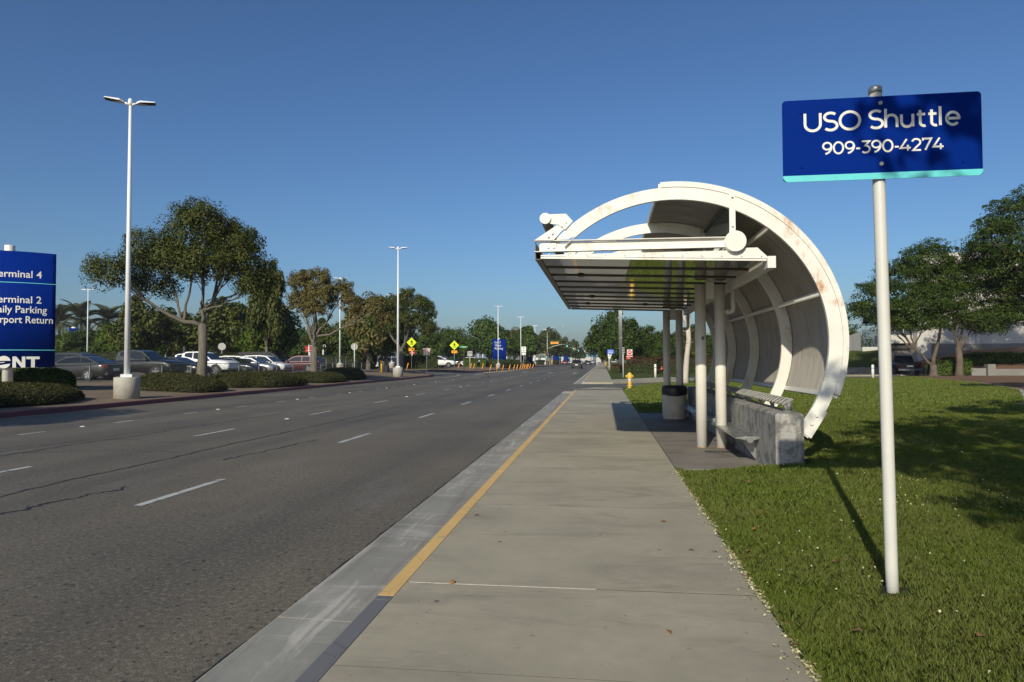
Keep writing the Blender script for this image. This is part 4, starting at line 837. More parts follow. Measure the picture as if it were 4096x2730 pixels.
for i, (x, y, rx, ry, h, lab) in enumerate([(-20.5, 128, 3, 5, 1.5, 'dark mound of shrubs right of the third lamp'), (-20.2, 143, 3, 6, 1.6, 'mound of shrubs below the speed limit sign'), (-20, 160, 3, 8, 1.5, 'mound of shrubs in front of the second blue pylon'), (-19.6, 176, 2.2, 5, 1.4, 'shrub mound left of the crossing sign lamp'),
        (-20.2, 222, 2.4, 9, 1.5, 'shrub mound behind the crossing sign lamp'), (-18.8, 262, 2, 10, 1.5, 'shrub mound beside the red car')]):
    mound((x, y, .2), rx, ry, h, lab, 3500, 30+i, leaf=LEAF_H, size=.28, name='shrub_mound', group='far median shrubs')
# ---- clipped hedges
def hedge(pts, wd, h, z0, label, n, seed, leaf=LEAF_H, size=.14, red=None, group='clipped hedges', cat='hedge'):
    t = thing('hedge', label, cat, (pts[0][0], pts[0][1], z0), 0, group); rng = np.random.default_rng(seed); P = [Vector((x-pts[0][0], y-pts[0][1], 0)) for x, y in pts]
    core = MB(); PP, NN, top = [], [], []; tot = sum((b-a).length for a, b in zip(P[:-1], P[1:]))
    for a, b in zip(P[:-1], P[1:]):
        d = (b-a); L = d.length; d.normalize(); q = Vector((-d.y, d.x, 0)); k = wd*.46
        core.add([a+q*k, a-q*k, b-q*k, b+q*k]+[p+Vector((0, 0, h*.95)) for p in (a+q*k*.9, a-q*k*.9, b-q*k*.9, b+q*k*.9)], [(0, 1, 5, 4), (1, 2, 6, 5), (2, 3, 7, 6), (3, 0, 4, 7), (4, 5, 6, 7)])
        m_ = int(n*L/tot); s = rng.uniform(-.02, 1.02, m_)*L; per = rng.uniform(0, 2*h+wd, m_); wv = .05*np.sin(s*1.3+seed)+.04*np.sin(s*3.1)
        lat = np.where(per < h, -wd/2, np.where(per < h+wd, per-h-wd/2, wd/2)); zz = np.where(per < h, per, np.where(per < h+wd, h, 2*h+wd-per))
        nl = np.where(per < h, -1., np.where(per < h+wd, 0, 1.)); nz = np.where((per >= h) & (per < h+wd), 1., .15)
        edge = np.clip(1-(np.abs(lat)/(wd/2))**6*.12*(zz/h), 0, 1); zz = zz*edge+wv*(zz/h)
        A = np.array(a); D = np.array(d); Q = np.array(q); PP.append(A+s[:, None]*D+lat[:, None]*Q+np.array([0, 0, 1])*zz[:, None]+rng.normal(size=(m_, 3))*.05); NN.append(nl[:, None]*Q+nz[:, None]*np.array([0, 0, 1])+rng.normal(size=(m_, 3))*.55)
        for e, sg in ((a, -1), (b, 1)):
            c = int(n*.06); l2 = rng.uniform(-wd/2, wd/2, c); z2 = rng.uniform(0, h, c); PP.append(np.array(e)+l2[:, None]*Q+z2[:, None]*np.array([0, 0, 1])+sg*D*.02+rng.normal(size=(c, 3))*.05); NN.append(sg*D+rng.normal(size=(c, 3))*.55)
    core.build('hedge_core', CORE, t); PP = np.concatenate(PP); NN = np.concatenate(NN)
    if red is not None:
        mk = PP[:, 2] > h*.62+rng.normal(size=len(PP))*h*.16
        V, F = cards(PP[mk], NN[mk], size, .5, rng); obj('red_tips', npmesh('red_tips', V, F, red), red, t); PP, NN = PP[~mk], NN[~mk]
    V, F = cards(PP, NN, size, .5, rng); obj('foliage', npmesh('foliage', V, F, leaf), leaf, t); return t
hedge([(3.3, 73.8), (6, 72.4), (12.5, 73)], 2.6, 1.62, .12, 'long red tipped hedge right of the triple pole', 11000, 1, LEAF_P, .13, LEAF_R, 'red tipped hedges')
hedge([(1.15, 77.4), (2.0, 77.2)], 1.6, .78, .12, 'low red tipped bush left of the triple pole', 2600, 2, LEAF_P, .11, LEAF_R, 'red tipped hedges'); hedge([(2.5, 78.2), (3.6, 77.8)], 1.6, .9, .12, 'low red tipped bush behind the thin sign pole', 2600, 3, LEAF_P, .11, LEAF_R, 'red tipped hedges')
hedge([(-39.3, 90.6), (-31.3, 91.7)], 1.6, 1.95, .45, 'clipped lot hedge behind the middle lot lamp', 5000, 4, size=.2); hedge([(-28, 92.3), (-23, 93.3)], 2, 1.75, .42, 'clipped hedge behind the upright dark tree', 4000, 5, size=.2)
hedge([(-64, 67.3), (-50, 69)], 1.5, 2.2, .45, 'clipped hedge behind the dark parked cars', 5000, 6, size=.2); hedge([(-41.3, 66.5), (-38, 67)], 1.5, 1.9, .45, 'clipped hedge piece between white pickup and black van', 2500, 7, size=.2)
hedge([(-25.2, 122.7), (-22.7, 123)], 2.2, 1.5, .4, 'pale clipped shrub beside the truck route sign', 2500, 8, LEAF_E, .2); hedge([(-22.2, 123.3), (-21.2, 123.4)], 2.0, 1.4, .4, 'pale clipped shrub left of the third lamp base', 2000, 9, LEAF_E, .2)
hedge([(27.6, 61.8), (30.3, 62.2)], 1.6, 1.2, .15, 'dark shrubs between the two trunks and the building', 2600, 10, LEAF_C, .16); hedge([(34.2, 57.2), (36.5, 57.0)], 1.8, 1.1, .15, 'dark clipped shrub at the right frame edge', 2200, 11, LEAF_C, .14)
# ================================================================ street furniture, left side
LAMPW = plain('lamp_white_paint', (.74, .75, .76), .35, 0, .05, 3); LAMPD = plain('lamp_head_underside', (.05, .045, .05), .5)
def lamp_post(loc, label, base=True, H=11.3, far=False, rz=0.0, group='white double lamp posts', twin=True):
    p = thing('lamp_post', label, 'lamp post', loc, rz, group); b = .81 if base else 0
    if base: MB().lathe([(.44, -.1), (.44, b-.02), (.425, b)], n=10 if far else 28).build('concrete_base', BASEC, p)
    MB().box(-.19, .19, -.19, .19, b-.005, b+.11).build('base_cover', LAMPW, p)
    MB().cyl((0, 0, b+.1), (0, 0, H-.12), .108, .05, 8 if far else 18).build('pole', LAMPW, p)
    MB().lathe([(.055, H-.22), (.085, H-.2), (.085, H-.02), (.06, H), (.065, H+.03), (.02, H+.05)], n=10).build('tenon', LAMPW, p)
    for s in ((-1, 1) if twin else (1,)):
        h = MB().add([(s*.20, -.06, H-.15), (s*.20, .06, H-.15), (s*.34, .19, H-.12), (s*.86, .17, H-.06), (s*.86, -.17, H-.06), (s*.34, -.19, H-.12),
                      (s*.20, -.05, H-.09), (s*.20, .05, H-.09), (s*.34, .17, H-.045), (s*.84, .15, H-.025), (s*.84, -.15, H-.025), (s*.34, -.17, H-.045)],
                     [(0, 1, 2, 3, 4, 5), (6, 7, 8, 9, 10, 11)]+[(i, (i+1) % 6, 6+(i+1) % 6, 6+i) for i in range(6)]).build('lamp_head', LAMPW, p)
        MB().add([(s*.345, -.175, H-.124), (s*.345, .175, H-.124), (s*.85, .155, H-.0655), (s*.85, -.155, H-.0655)], [(0, 1, 2, 3)]).build('diffuser', LAMPD, h)
        MB().tube([(s*.05, 0, H-.2), (s*.13, 0, H-.16), (s*.24, 0, H-.12)], [.06, .045, .035], 8).build('arm', LAMPW, p)
    return p
lamp_post((-17.65, 23.45, .14), 'tall white double lamp post nearest the camera on round concrete base', rz=R(28))
lamp_post((-17.6, 57.4, .16), 'white double lamp post in front of the upright dark tree', rz=R(12))
for x, y, z, b, lab in [(-31.7, 79.6, .45, True, 'lot lamp behind the olive gold tree and fence corner'), (-32.05, 101.3, .45, True, 'lot lamp right behind the walking person'), (-71.1, 86.4, .45, True, 'slim lot lamp right of the ONT sign'),
        (-109, 137.9, .45, True, 'distant lot lamp between the palms and near lamp post'), (-81.3, 118.4, .45, True, 'distant lot lamp seen through the large tree'), (-18.7, 121.9, .16, True, 'third roadside lamp on concrete base in front of large round tree'),
        (-18.3, 153, .16, True, 'fourth roadside lamp beside the speed limit sign'), (-18.8, 190.5, .16, True, 'fifth roadside lamp left of the crossing sign'), (-17.9, 214.4, .16, True, 'sixth roadside lamp carrying the yellow crossing sign'),
        (-19, 300, .16, True, 'seventh roadside lamp behind the first signal arm'), (-19.2, 334, .16, True, 'eighth roadside lamp behind the second signal arm'), (-19.2, 372, .16, True, 'ninth roadside lamp in the far row'), (-19.2, 408, .16, True, 'tenth roadside lamp in the far row'),
        (-19.2, 445, .16, True, 'eleventh roadside lamp in the far row'), (-19.2, 490, .16, True, 'twelfth roadside lamp in the far row'), (-19.2, 540, .16, True, 'last roadside lamp before the footbridge')]:
    lamp_post((x, y, z), lab, b, far=True, rz=R(15) if y < 130 else 0)
# ---- blue pylon signs
def pylon(loc, rz, label, H0, H1, half, sag, pole_r, lines, logo=True, group='blue pylon signs'):
    p = thing('pylon_sign', label, 'sign', loc, rz, group); Rr = (half*half+sag*sag)/(2*sag)
    def bend(u, z, off=0.): a = u/Rr; return ((Rr+off)*math.sin(a), Rr-(Rr+off)*math.cos(a)-.0, z)
    yoff = -pole_r-.1
    m = MB(); N = 20; vs = []
    for i in range(N+1):
        u = lerp(-half, half, i/N)
        for z, o in ((H0, 0), (H1, 0), (H1, -.08), (H0, -.08)): x, y, zz = bend(u, z, o); vs.append((x, y+yoff, zz))
    m.add(vs, [(4*i+k, 4*i+4+k, 4*i+4+(k+1) % 4, 4*i+(k+1) % 4) for i in range(N) for k in range(4)]+[(0, 1, 2, 3), (4*N+3, 4*N+2, 4*N+1, 4*N)], True)
    pn = m.build('sign_panel', SIGNBLUE, p); 
    for q in pn.data.polygons: q.use_smooth = abs(q.normal.z) < .5
    MB().lathe([(pole_r, -.2), (pole_r, H1+.22), (pole_r*.96, H1+.24)], n=18).build('pole', HYW, p)
    def stick(V, F, m_, name):
        me = bpy.data.meshes.new(name); me.from_pydata([(lambda q: (q[0], q[1]+yoff, q[2]))(bend(x, z, .006)) for x, z in V], [], F); me.update(); obj(name, me, m_, p)
    def strip(z, t, m_, name):
        V, F = [], []
        for i in range(N+1): u = lerp(-half, half, i/N); V += [(u, z-t), (u, z+t)]
        stick(V, [(2*i, 2*i+2, 2*i+3, 2*i+1) for i in range(N)], m_, name)
    for kind, a, z, *r in lines:
        if kind == 'line': strip(z, a, CYAN, 'cyan_line')
        elif kind == 'poly': stick(a, z, SIGNW, 'symbol')
        else:
            V, F = TXT[kind]; sc = r[0] if r else 1; V = V*sc if not isinstance(sc, tuple) else np.stack([V[:, 0]*sc[0]/(V[:, 0].max()-V[:, 0].min()), V[:, 1]*sc[1]], -1); x0 = V[:, 0].min(); V = [(v[0]-x0+a, v[1]+z) for v in V]; stick(V, F, SIGNW, 'lettering')
    return p
def disc(cx_, cz_, r, a0, a1, n=14): return [(cx_+r*math.cos(R(lerp(a0, a1, i/n))), cz_+r*math.sin(R(lerp(a0, a1, i/n)))) for i in range(n+1)]
def chev(cx_, cz_, s, t, ang):
    c, q = math.cos(R(ang)), math.sin(R(ang)); pts = [(-s, -s), (0, 0), (s, -s), (s, -s-t*1.4), (0, -t*1.4), (-s, -s-t*1.4)]
    return [(cx_+x*c-y*q, cz_+x*q+y*c) for x, y in pts]
NPOLY = [(0, 0), (0, .42), (.12, .42), (.29, .17), (.29, .42), (.40, .42), (.40, 0), (.28, 0), (.11, .25), (.11, 0)]; TPOLY = [(.15, 0), (.15, .32), (0, .32), (0, .42), (.42, .42), (.42, .32), (.27, .32), (.27, 0)]
pl = pylon((-22.55, 23.35, .35), R(32), 'large curved blue ONT direction sign on white pole at left edge', .98, 5.42, 1.55, .34, .175,
    [('t4', -.52, 4.54, (1.6, .92)), ('t2', -.52, 3.56, (1.6, .92)), ('dp', -.52, 3.18, (1.78, .92)), ('ar', -.52, 2.79, (1.98, .92)), ('line', .012, 4.22, 0), ('line', .012, 1.64, 0),
     ('poly', [(x+.20, z+.97) for x, z in NPOLY], [tuple(range(10))], 0), ('poly', [(x+.63, z+.97) for x, z in TPOLY], [tuple(range(8))], 0),
     ('poly', disc(-.07, 1.20, .215, 8, 172), [tuple(range(15))], 0), ('poly', disc(-.07, 1.15, .205, 208, 352), [tuple(range(15))], 0), ('poly', [(-.265, 1.17), (-.04, 1.185), (-.04, 1.165), (-.265, 1.135)], [(0, 1, 2, 3)], 0),
     ('poly', chev(-.5, 5.2, .14, .08, 0), [(0, 1, 4, 5), (1, 2, 3, 4)], 0), ('poly', chev(-.66, 4.0, .14, .08, 90), [(0, 1, 4, 5), (1, 2, 3, 4)], 0)])
pylon((-19.9, 131, .4), R(20), 'blue Lot 3 value parking pylon behind the third roadside lamp', .3, 5.3, 1.35, .2, .14, [('lot3', -.9, 4.7, 1.3), ('value', -.9, 4.1, 1.3), ('park', -.9, 3.5, 1.3), ('line', .02, .95, 0), ('poly', [(x*1.6-.4, z*1.6+.4) for x, z in NPOLY], [tuple(range(10))], 0), ('poly', [(x*1.6+.35, z*1.6+.4) for x, z in TPOLY], [tuple(range(8))], 0)])
pylon((-19.1, 171, .4), R(12), 'blue parking pylon right of the fourth roadside lamp', .3, 5.6, 1.7, .25, .14, [('lot3', -1.2, 4.9, 1.3), ('value', -1.2, 4.3, 1.3), ('park', -1.2, 3.7, 1.3)])
pylon((-18.9, 285, .3), R(8), 'distant blue pylon behind the red car', .3, 5.8, 1.6, .25, .14, []); pylon((-18.9, 360, .3), R(8), 'farthest blue pylon near the footbridge', .3, 5.8, 1.6, .25, .14, [])
pylon((-100, 118, .45), R(70), 'slim blue directory pylon in front of the palms', 1.0, 7.6, 1.1, .2, .4, [('line', .01, 5, 0)])
# ---- chain-link fence along the lot
FGALV = plain('fence_galvanised', (.20, .205, .20), .55, .4, .15, 10)
def fence(x, y0, y1, h, z0, label, step=3.0, diag=.10):
    f = thing('chain_link_fence', label, 'fence', (x, y0, z0), 0); L = y1-y0; n = int(round(L/step))
    for k in range(n+1): MB().cyl((0, L*k/n, -.1), (0, L*k/n, h+.03), .035, n=8).build('fence_post', FGALV, f)
    MB().cyl((0, 0, h), (0, L, h), .022, n=8).build('top_rail', FGALV, f)
    V, F = [], []
    def wire(a, b):
        i = len(V); w_ = .0017
        for p in (a, b): V.extend([(p[0]-w_, p[1], p[2]-w_), (p[0]+w_, p[1], p[2]-w_), (p[0], p[1], p[2]+w_)])
        for k in range(3): F.append((i+k, i+(k+1) % 3, i+3+(k+1) % 3, i+3+k))
    s = -h
    while s < L:
        for d in (1, -1):
            a = (s, 0) if d == 1 else (s, h); b = (s+h, h) if d == 1 else (s+h, 0); t0 = max(0, -a[0]/h) if a[0] < 0 else 0; t1 = min(1, (L-a[0])/h)
            if t1 > t0: wire((0, a[0]+h*t0, lerp(a[1], b[1], t0)), (0, a[0]+h*t1, lerp(a[1], b[1], t1)))
        s += diag
    o = obj('wire_mesh', npmesh('wire_mesh', V, F, FGALV), FGALV, f); o['kind'] = 'stuff'; return f
fence(-27, 30, 63, .95, .45, 'low chain link fence along the parked cars', diag=.085); fence(-27, 63.1, 77, .95, .45, 'low chain link fence piece behind the last mound', diag=.12)
fence(-31.5, 69, 81, 1.5, .45, 'taller chain link fence piece beside the lot lamp base', diag=.14)
# ---- pole-mounted signs
POST = plain('sign_post_steel', (.45, .46, .46), .4, .5); WPOST = plain('sign_post_white', (.68, .67, .63), .5); SWHITE = plain('sign_face_white', (.72, .71, .68), .45, 0, .03, 6); SRED = plain('sign_face_red', srgb(190, 40, 45), .45); SYEL = plain('sign_face_fluorescent', srgb(214, 230, 20), .4, 0, .03, 6)
SORG = plain('sign_face_amber', srgb(250, 165, 15), .4, 0, .05, 6); SBLK = plain('sign_black', (.012, .012, .012), .5); SGRN = plain('sign_green', srgb(30, 160, 110), .4); SGRY = plain('sign_face_grey', (.45, .44, .41), .5)
SYEL2 = plain('sign_face_faded_yellow', srgb(245, 200, 90), .45); SBLU = plain('sign_face_blue', srgb(10, 80, 190), .4)
def sign_post(name, label, loc, rz, H, r=.028, m=WPOST, group='roadside signs', cat='sign'):
    p = thing(name, label, cat, loc, rz, group); MB().cyl((0, 0, -.1), (0, 0, H), r, n=8).build('post', m, p); return p
def plate(p, x0, x1, z0, z1, m, y=-.035, name='sign_plate', r=.02): return MB().py(rrect(x0, x1, z0, z1, r, 2), y, y+.006).build(name, m, p)
def figure(p, cz_, s, y):
    f = MB(); q = lambda pts: f.add([(x*s, y, cz_+z*s) for x, z in pts], [tuple(range(len(pts)))])
    q(disc(.02, .36, .065, 0, 330, 8)); q([(-.09, .26), (.1, .28), (.12, .0), (-.05, .02)]); q([(-.05, .04), (.04, .04), (-.08, -.36), (-.17, -.36)]); q([(.03, .04), (.12, .02), (.2, -.36), (.11, -.36)]); q([(-.09, .26), (-.03, .24), (-.16, .06), (-.2, -.02), (-.23, .02)]); q([(.1, .27), (.2, .1), (.16, .02), (.06, .2)])
    f.build('walking_figure', SBLK, p)
def ped_sign(loc, rz, label, zc, s, arrow_dir, solar=True, face=SYEL):
    p = sign_post('pedestrian_sign', label, loc, rz, zc+s*.75, .035, POST)
    MB().py([(0, zc-s*.72), (s*.72, zc), (0, zc+s*.72), (-s*.72, zc)], -.05, -.044).build('diamond_plate', face, p); figure(p, zc-.02, s*1.0, -.053)
    zb = zc-s*.72-.3; MB().py(rrect(-.42*s, .42*s, zb-.14, zb+.24, .03, 2), -.05, -.044).build('arrow_plate', SORG, p)
    k = arrow_dir; MB().add([(x*k*s, -.053, zb+.05+z*s) for x, z in [(-.18, .16), (.08, -.02), (.02, -.08), (.2, -.1), (.22, .08), (.15, .03), (-.12, .2)]], [tuple(range(7))]).build('arrow', SBLK, p)
    if solar: MB().add([(.0, -.1, zc+s*.78), (.3, -.1, zc+s*.62), (.3, .3, zc+s*.62), (0, .3, zc+s*.78), (0, -.1, zc+s*.8), (.3, -.1, zc+s*.64), (.3, .3, zc+s*.64), (0, .3, zc+s*.8)], [(0, 1, 2, 3), (4, 5, 6, 7), (0, 1, 5, 4), (2, 3, 7, 6), (1, 2, 6, 5), (0, 3, 7, 4)]).build('solar_panel', DKSTEEL, p)
    return p
ped_sign((-23.7, 83.0, .3), R(15), 'yellow diamond walking sign left of the tow away sign', 3.55, .86, 1); ped_sign((-20.9, 95.1, .2), R(12), 'yellow diamond walking sign beside the green street name sign', 3.55, .94, -1)
ped_sign((-17.6, 213.8, .2), 0, 'faded yellow crossing sign on the sixth lamp', 4.2, 1.1, -1, False, SYEL2)
def tow_sign(loc, label, s=1.0):
    p = sign_post('tow_away_sign', label, loc, R(10), 2.62*s, .03)
    plate(p, -.32*s, .32*s, 2.0*s, 2.66*s, SWHITE); MB().box(-.3*s, .3*s, -.043, -.039, 2.53*s, 2.64*s).build('red_band', SRED, p); 
    put_text('tow', SWHITE, p, (0, -.0445, 2.585*s)); put_text('stop', SRED, p, (0, -.0405, 2.28*s)); put_text('any', SRED, p, (0, -.0405, 2.11*s)); put_text('no', SRED, p, (-.2*s, -.0405, 2.45*s)); return p
tow_sign((-17.9, 68.3, .16), 'white and red tow away no stopping sign on the corner kerb'); tow_sign((-19.0, 133.6, .2), 'white and red no stopping sign left of the speed limit sign', 1.1); tow_sign((-18.9, 189.3, .2), 'distant white no stopping sign beside the fifth lamp', 1.1)
p = sign_post('street_name_sign', 'green street name sign on dark post', (-18.95, 92.4, .15), R(10), 3.2, .035, DKSTEEL); plate(p, -.62, .5, 3.2, 3.4, SGRN); MB().box(-.35, .3, -.041, -.036, 3.27, 3.33).build('street_name', SWHITE, p)
p = sign_post('truck_route_sign', 'grey truck route sign right of the green street sign', (-19.3, 98.4, .2), R(10), 2.7, .035); plate(p, -.36, .36, 2.05, 2.75, SGRY); put_text('truck', SBLK, p, (0, -.0405, 2.58)); put_text('route', SBLK, p, (0, -.0405, 2.38)); MB().box(-.02, .02, -.041, -.036, 2.1, 2.26).build('arrow_stem', SBLK, p)
def speed_sign(loc, label, s=1.0):
    p = sign_post('speed_limit_sign', label, loc, 0, 2.9*s, .035); plate(p, -.34*s, .34*s, 2.1*s, 2.95*s, SWHITE); put_text('speed', SBLK, p, (0, -.0405, 2.82*s)); put_text('limit', SBLK, p, (0, -.0405, 2.64*s)); put_text('30', SBLK, p, (0, -.0405, 2.34*s)); plate(p, -.3*s, .3*s, 1.72*s, 2.04*s, SWHITE); return p
speed_sign((-17.2, 149, .2), 'white speed limit 30 sign beside the fourth roadside lamp', 1.5); speed_sign((1.15, 112, .12), 'white speed limit 30 sign behind the blue shuttle stop sign')
for x, y, lab in ((-38.4, 85.7, 'red lot marker sign behind the olive gold trunk'), (-36.5, 101.1, 'red lot marker sign left of the walking person'), (-33, 116, 'small red lot marker right of the walking person')):
    p = sign_post('lot_marker', lab, (x, y, .45), R(20), 3.3, .06, LAMPW); plate(p, -.45, .45, 2.3, 3.1, SRED); MB().box(-.08, .08, -.041, -.036, 2.75, 2.98).build('letter_bar', SWHITE, p); MB().box(-.3, .3, -.041, -.036, 2.5, 2.56).build('caption_bar', SWHITE, p)
p = sign_post('stop_sign', 'back of a grey octagonal sign in the lot behind the white pickup', (-41.5, 70.2, .45), R(30), 3.0, .03, POST); MB().py([(.42*math.cos(R(22.5+45*k)), 2.75+.42*math.sin(R(22.5+45*k))) for k in range(8)], -.04, -.034).build('sign_plate', SGRY, p)
p = sign_post('stop_sign', 'back of an octagonal sign left of the walking person', (-27.2, 72.5, .45), R(30), 2.9, .04, LAMPW); MB().py([(.4*math.cos(R(22.5+45*k)), 2.7+.4*math.sin(R(22.5+45*k))) for k in range(8)], .04, .046).build('sign_plate', SGRY, p)
# gooseneck and plain lot posts
def goose(loc, label):
    p = thing('lot_post', label, 'post', loc, R(20), 'slim white lot posts'); MB().tube([(0, 0, 0), (0, 0, 2.7)], [.1, .09], 10).build('post', LAMPW, p)
    MB().tube([(0, 0, 2.7), (0, 0, 3.2), (.08, 0, 3.36), (.22, 0, 3.4), (.32, 0, 3.3), (.34, 0, 3.2)], .035, 8).build('gooseneck', LAMPW, p); MB().lathe([(.05, 3.2), (.09, 3.12), (.09, 3.06)], (.34, 0, 0), 10).build('camera_dome', SGRY, p)
for x, y, lab in ((-38.6, 90.8, 'white gooseneck post right of the olive gold trunk'), (-41.7, 93.4, 'white gooseneck post behind the olive gold trunk'), (-55, 84, 'white gooseneck post right of the large tree trunk')): goose((x, y, .45), lab)
for i, (px_, d, h, lab) in enumerate([(735, 85, 3.0, 'thin white post left of the large trunk'), (772, 92, 2.6, 'second thin white post left of the large trunk'), (1090, 78, 2.6, 'thick white post above the white SUV'), (1045, 80, 2.5, 'thin white post above the silver car'), (1375, 120, 2.2, 'thin white post left of the middle lot lamp'), (1605, 110, 3.2, 'white post behind the second lamp'), (1547, 112, 2.4, 'white post behind the suitcase'), (1330, 118, 2.4, 'far thin white post'),
        (1912, 150, 2.6, 'white post right of the truck route sign'), (1931, 150, 2.6, 'second white post right of the truck route sign'), (2057, 160, 2.8, 'white post left of the fourth lamp'), (2027, 150, 2.4, 'white post right of the no stopping sign')]):
    lat = (px_-2048)/2731*d; x = lat*.9913-.1316*d; y = d*.9913+lat*.1316
    p = thing('lot_post', lab, 'post', (x, y, .45), 0, 'slim white lot posts'); MB().lathe([(.09, -.1), (.08, h), (.05, h+.04)], n=8).build('post', LAMPW, p)
    MB().lathe([(.13, -.02), (.13, .05), (.1, .07)], n=8).build('post_foot', BASEC, p)
# yellow bollards and orange delineators
YB = plain('bollard_yellow', srgb(225, 175, 30), .5, 0, .1, 5)
for x, y, z, lab in ((-21.7, 65.3, .42, 'yellow bollard beside the suitcase'), (-23.7, 92.7, .3, 'yellow bollard behind the tow away sign')):
    b = thing('yellow_bollard', lab, 'bollard', (x, y, z), 0, 'yellow bollards'); MB().lathe([(.085, -.1), (.085, 1.05), (.07, 1.1), (.03, 1.13)], n=12).build('bollard_pipe', YB, b); MB().lathe([(.087, .86), (.087, .93)], n=12).build('black_band', SBLK, b)
DEL = [(-22.3, 104), (-18.9, 98.8), (-17.0, 95.4), (-15.9, 95.5), (-15.0, 96.0), (-14.3, 96.8), (-13.5, 97.8), (-13.25, 101), (-13.1, 103.5), (-12.95, 106.5), (-12.85, 108.5), (-12.75, 110.5), (-12.7, 113), (-12.65, 114.5), (-12.55, 117), (-12.45, 121), (-24.8, 84.5), (-19.9, 101.5)]
DORG = plain('delineator_orange', srgb(238, 158, 50), .5, 0, .08, 5); BLKR = plain('black_rubber', (.02, .02, .02), .7)
d0 = thing('orange_delineator', 'x', 'delineator', (0, 0, 0)); MB().lathe([(.15, 0), (.15, .03), (.06, .05)], n=10).build('rubber_base', BLKR, d0)
MB().tube([(0, 0, .04), (.10, 0, .4), (.25, 0, .95)], .052, 8).build('flex_post', DORG, d0); dn = tree_of(d0)
NM = ['first', 'second', 'third', 'fourth', 'fifth', 'sixth', 'seventh', 'eighth', 'ninth', 'tenth', 'eleventh', 'twelfth', 'thirteenth', 'fourteenth', 'fifteenth', 'sixteenth']
for i, (x, y) in enumerate(DEL):
    place(dn, (x, y, .004 if x > -16.3 else (.2 if y > 90 else .34)), 0, ('leaning orange delineator post, %s from the left in the long row' % NM[i]) if i < 16 else ('orange delineator post left of the tow away sign' if i == 16 else 'orange delineator post right of the second walking sign'), 'orange delineator posts')
drop(d0)
DOME = plain('lane_button', (.66, .52, .26), .5)
b0 = MB().lathe([(.11, 0), (.1, .025), (.05, .045)], n=10).build('lane_button', DOME)
for i in range(14):
    o = b0.copy(); C.objects.link(o); o.location = (-14.9+.118*i, 85.6+1.3*i, .003); tag(o, 'pale domed lane button, %s from the left in the line beside the orange posts' % NM[i], 'lane button', 'lane buttons beside the orange posts')
bpy.data.objects.remove(b0)
k0 = MB().add([(-.06, -.05, 0), (.06, -.05, 0), (.06, .05, 0), (-.06, .05, 0), (-.045, -.03, .018), (.045, -.03, .018), (.045, .03, .018), (-.045, .03, .018)], [(4, 5, 6, 7), (0, 1, 5, 4), (1, 2, 6, 5), (2, 3, 7, 6), (3, 0, 4, 7)]).build('road_marker', SGRY)
for i in range(9):
    o = k0.copy(); C.objects.link(o); o.location = (-12.05, 14.55+5.66*i, .002); tag(o, 'white reflective marker, %s nearest in the leftmost broken lane line' % NM[i], 'road marker', 'reflective markers in the lane line')
    o = k0.copy(); C.objects.link(o); o.location = (-8.2, 17+5.5*2*i, .002); tag(o, 'white reflective marker, %s nearest in the middle broken lane line' % NM[i], 'road marker', 'reflective markers in the middle line')
bpy.data.objects.remove(k0)
# ================================================================ vehicles
TYRE = plain('tyre_rubber', (.018, .018, .018), .75, 0, .2, 12); RIM = plain('alloy_rim', (.45, .45, .46), .3, .8, .1, 8); CGL = plain('car_glass', (.012, .015, .017), .06, 0, .2, 2); WELL = plain('wheel_well', (.008, .008, .008), .9)
HEADL = plain('headlight_lens', (.62, .64, .66), .12, .2, .1, 6); TAILL = plain('taillight_lens', srgb(112, 10, 16), .2, 0, .1, 6); TRIM = plain('black_plastic_trim', (.02, .02, .021), .55, 0, .2, 8); CHROME = plain('grille_chrome', (.35, .35, .36), .25, .9); PLATE = plain('licence_plate', (.7, .7, .68), .5)
def paint(name, c, metal=.0): return plain('paint_'+name, c, .32, metal, .06, 2.5, coat=.25)
PAINT = {'white': paint('white', (.72, .72, .72)), 'black': paint('black', (.005, .005, .006)), 'charcoal': paint('charcoal', (.013, .0135, .015), .1), 'silver': paint('silver', (.36, .38, .40), .5), 'maroon': paint('maroon', (.07, .01, .014), .2), 'red': paint('red', (.32, .02, .025)), 'navy': paint('navy', (.015, .022, .04), .2), 'grey': paint('grey', (.14, .145, .15), .4), 'yellow': paint('yellow', (.6, .3, .03)), 'blue': paint('blue', (.03, .07, .17))}
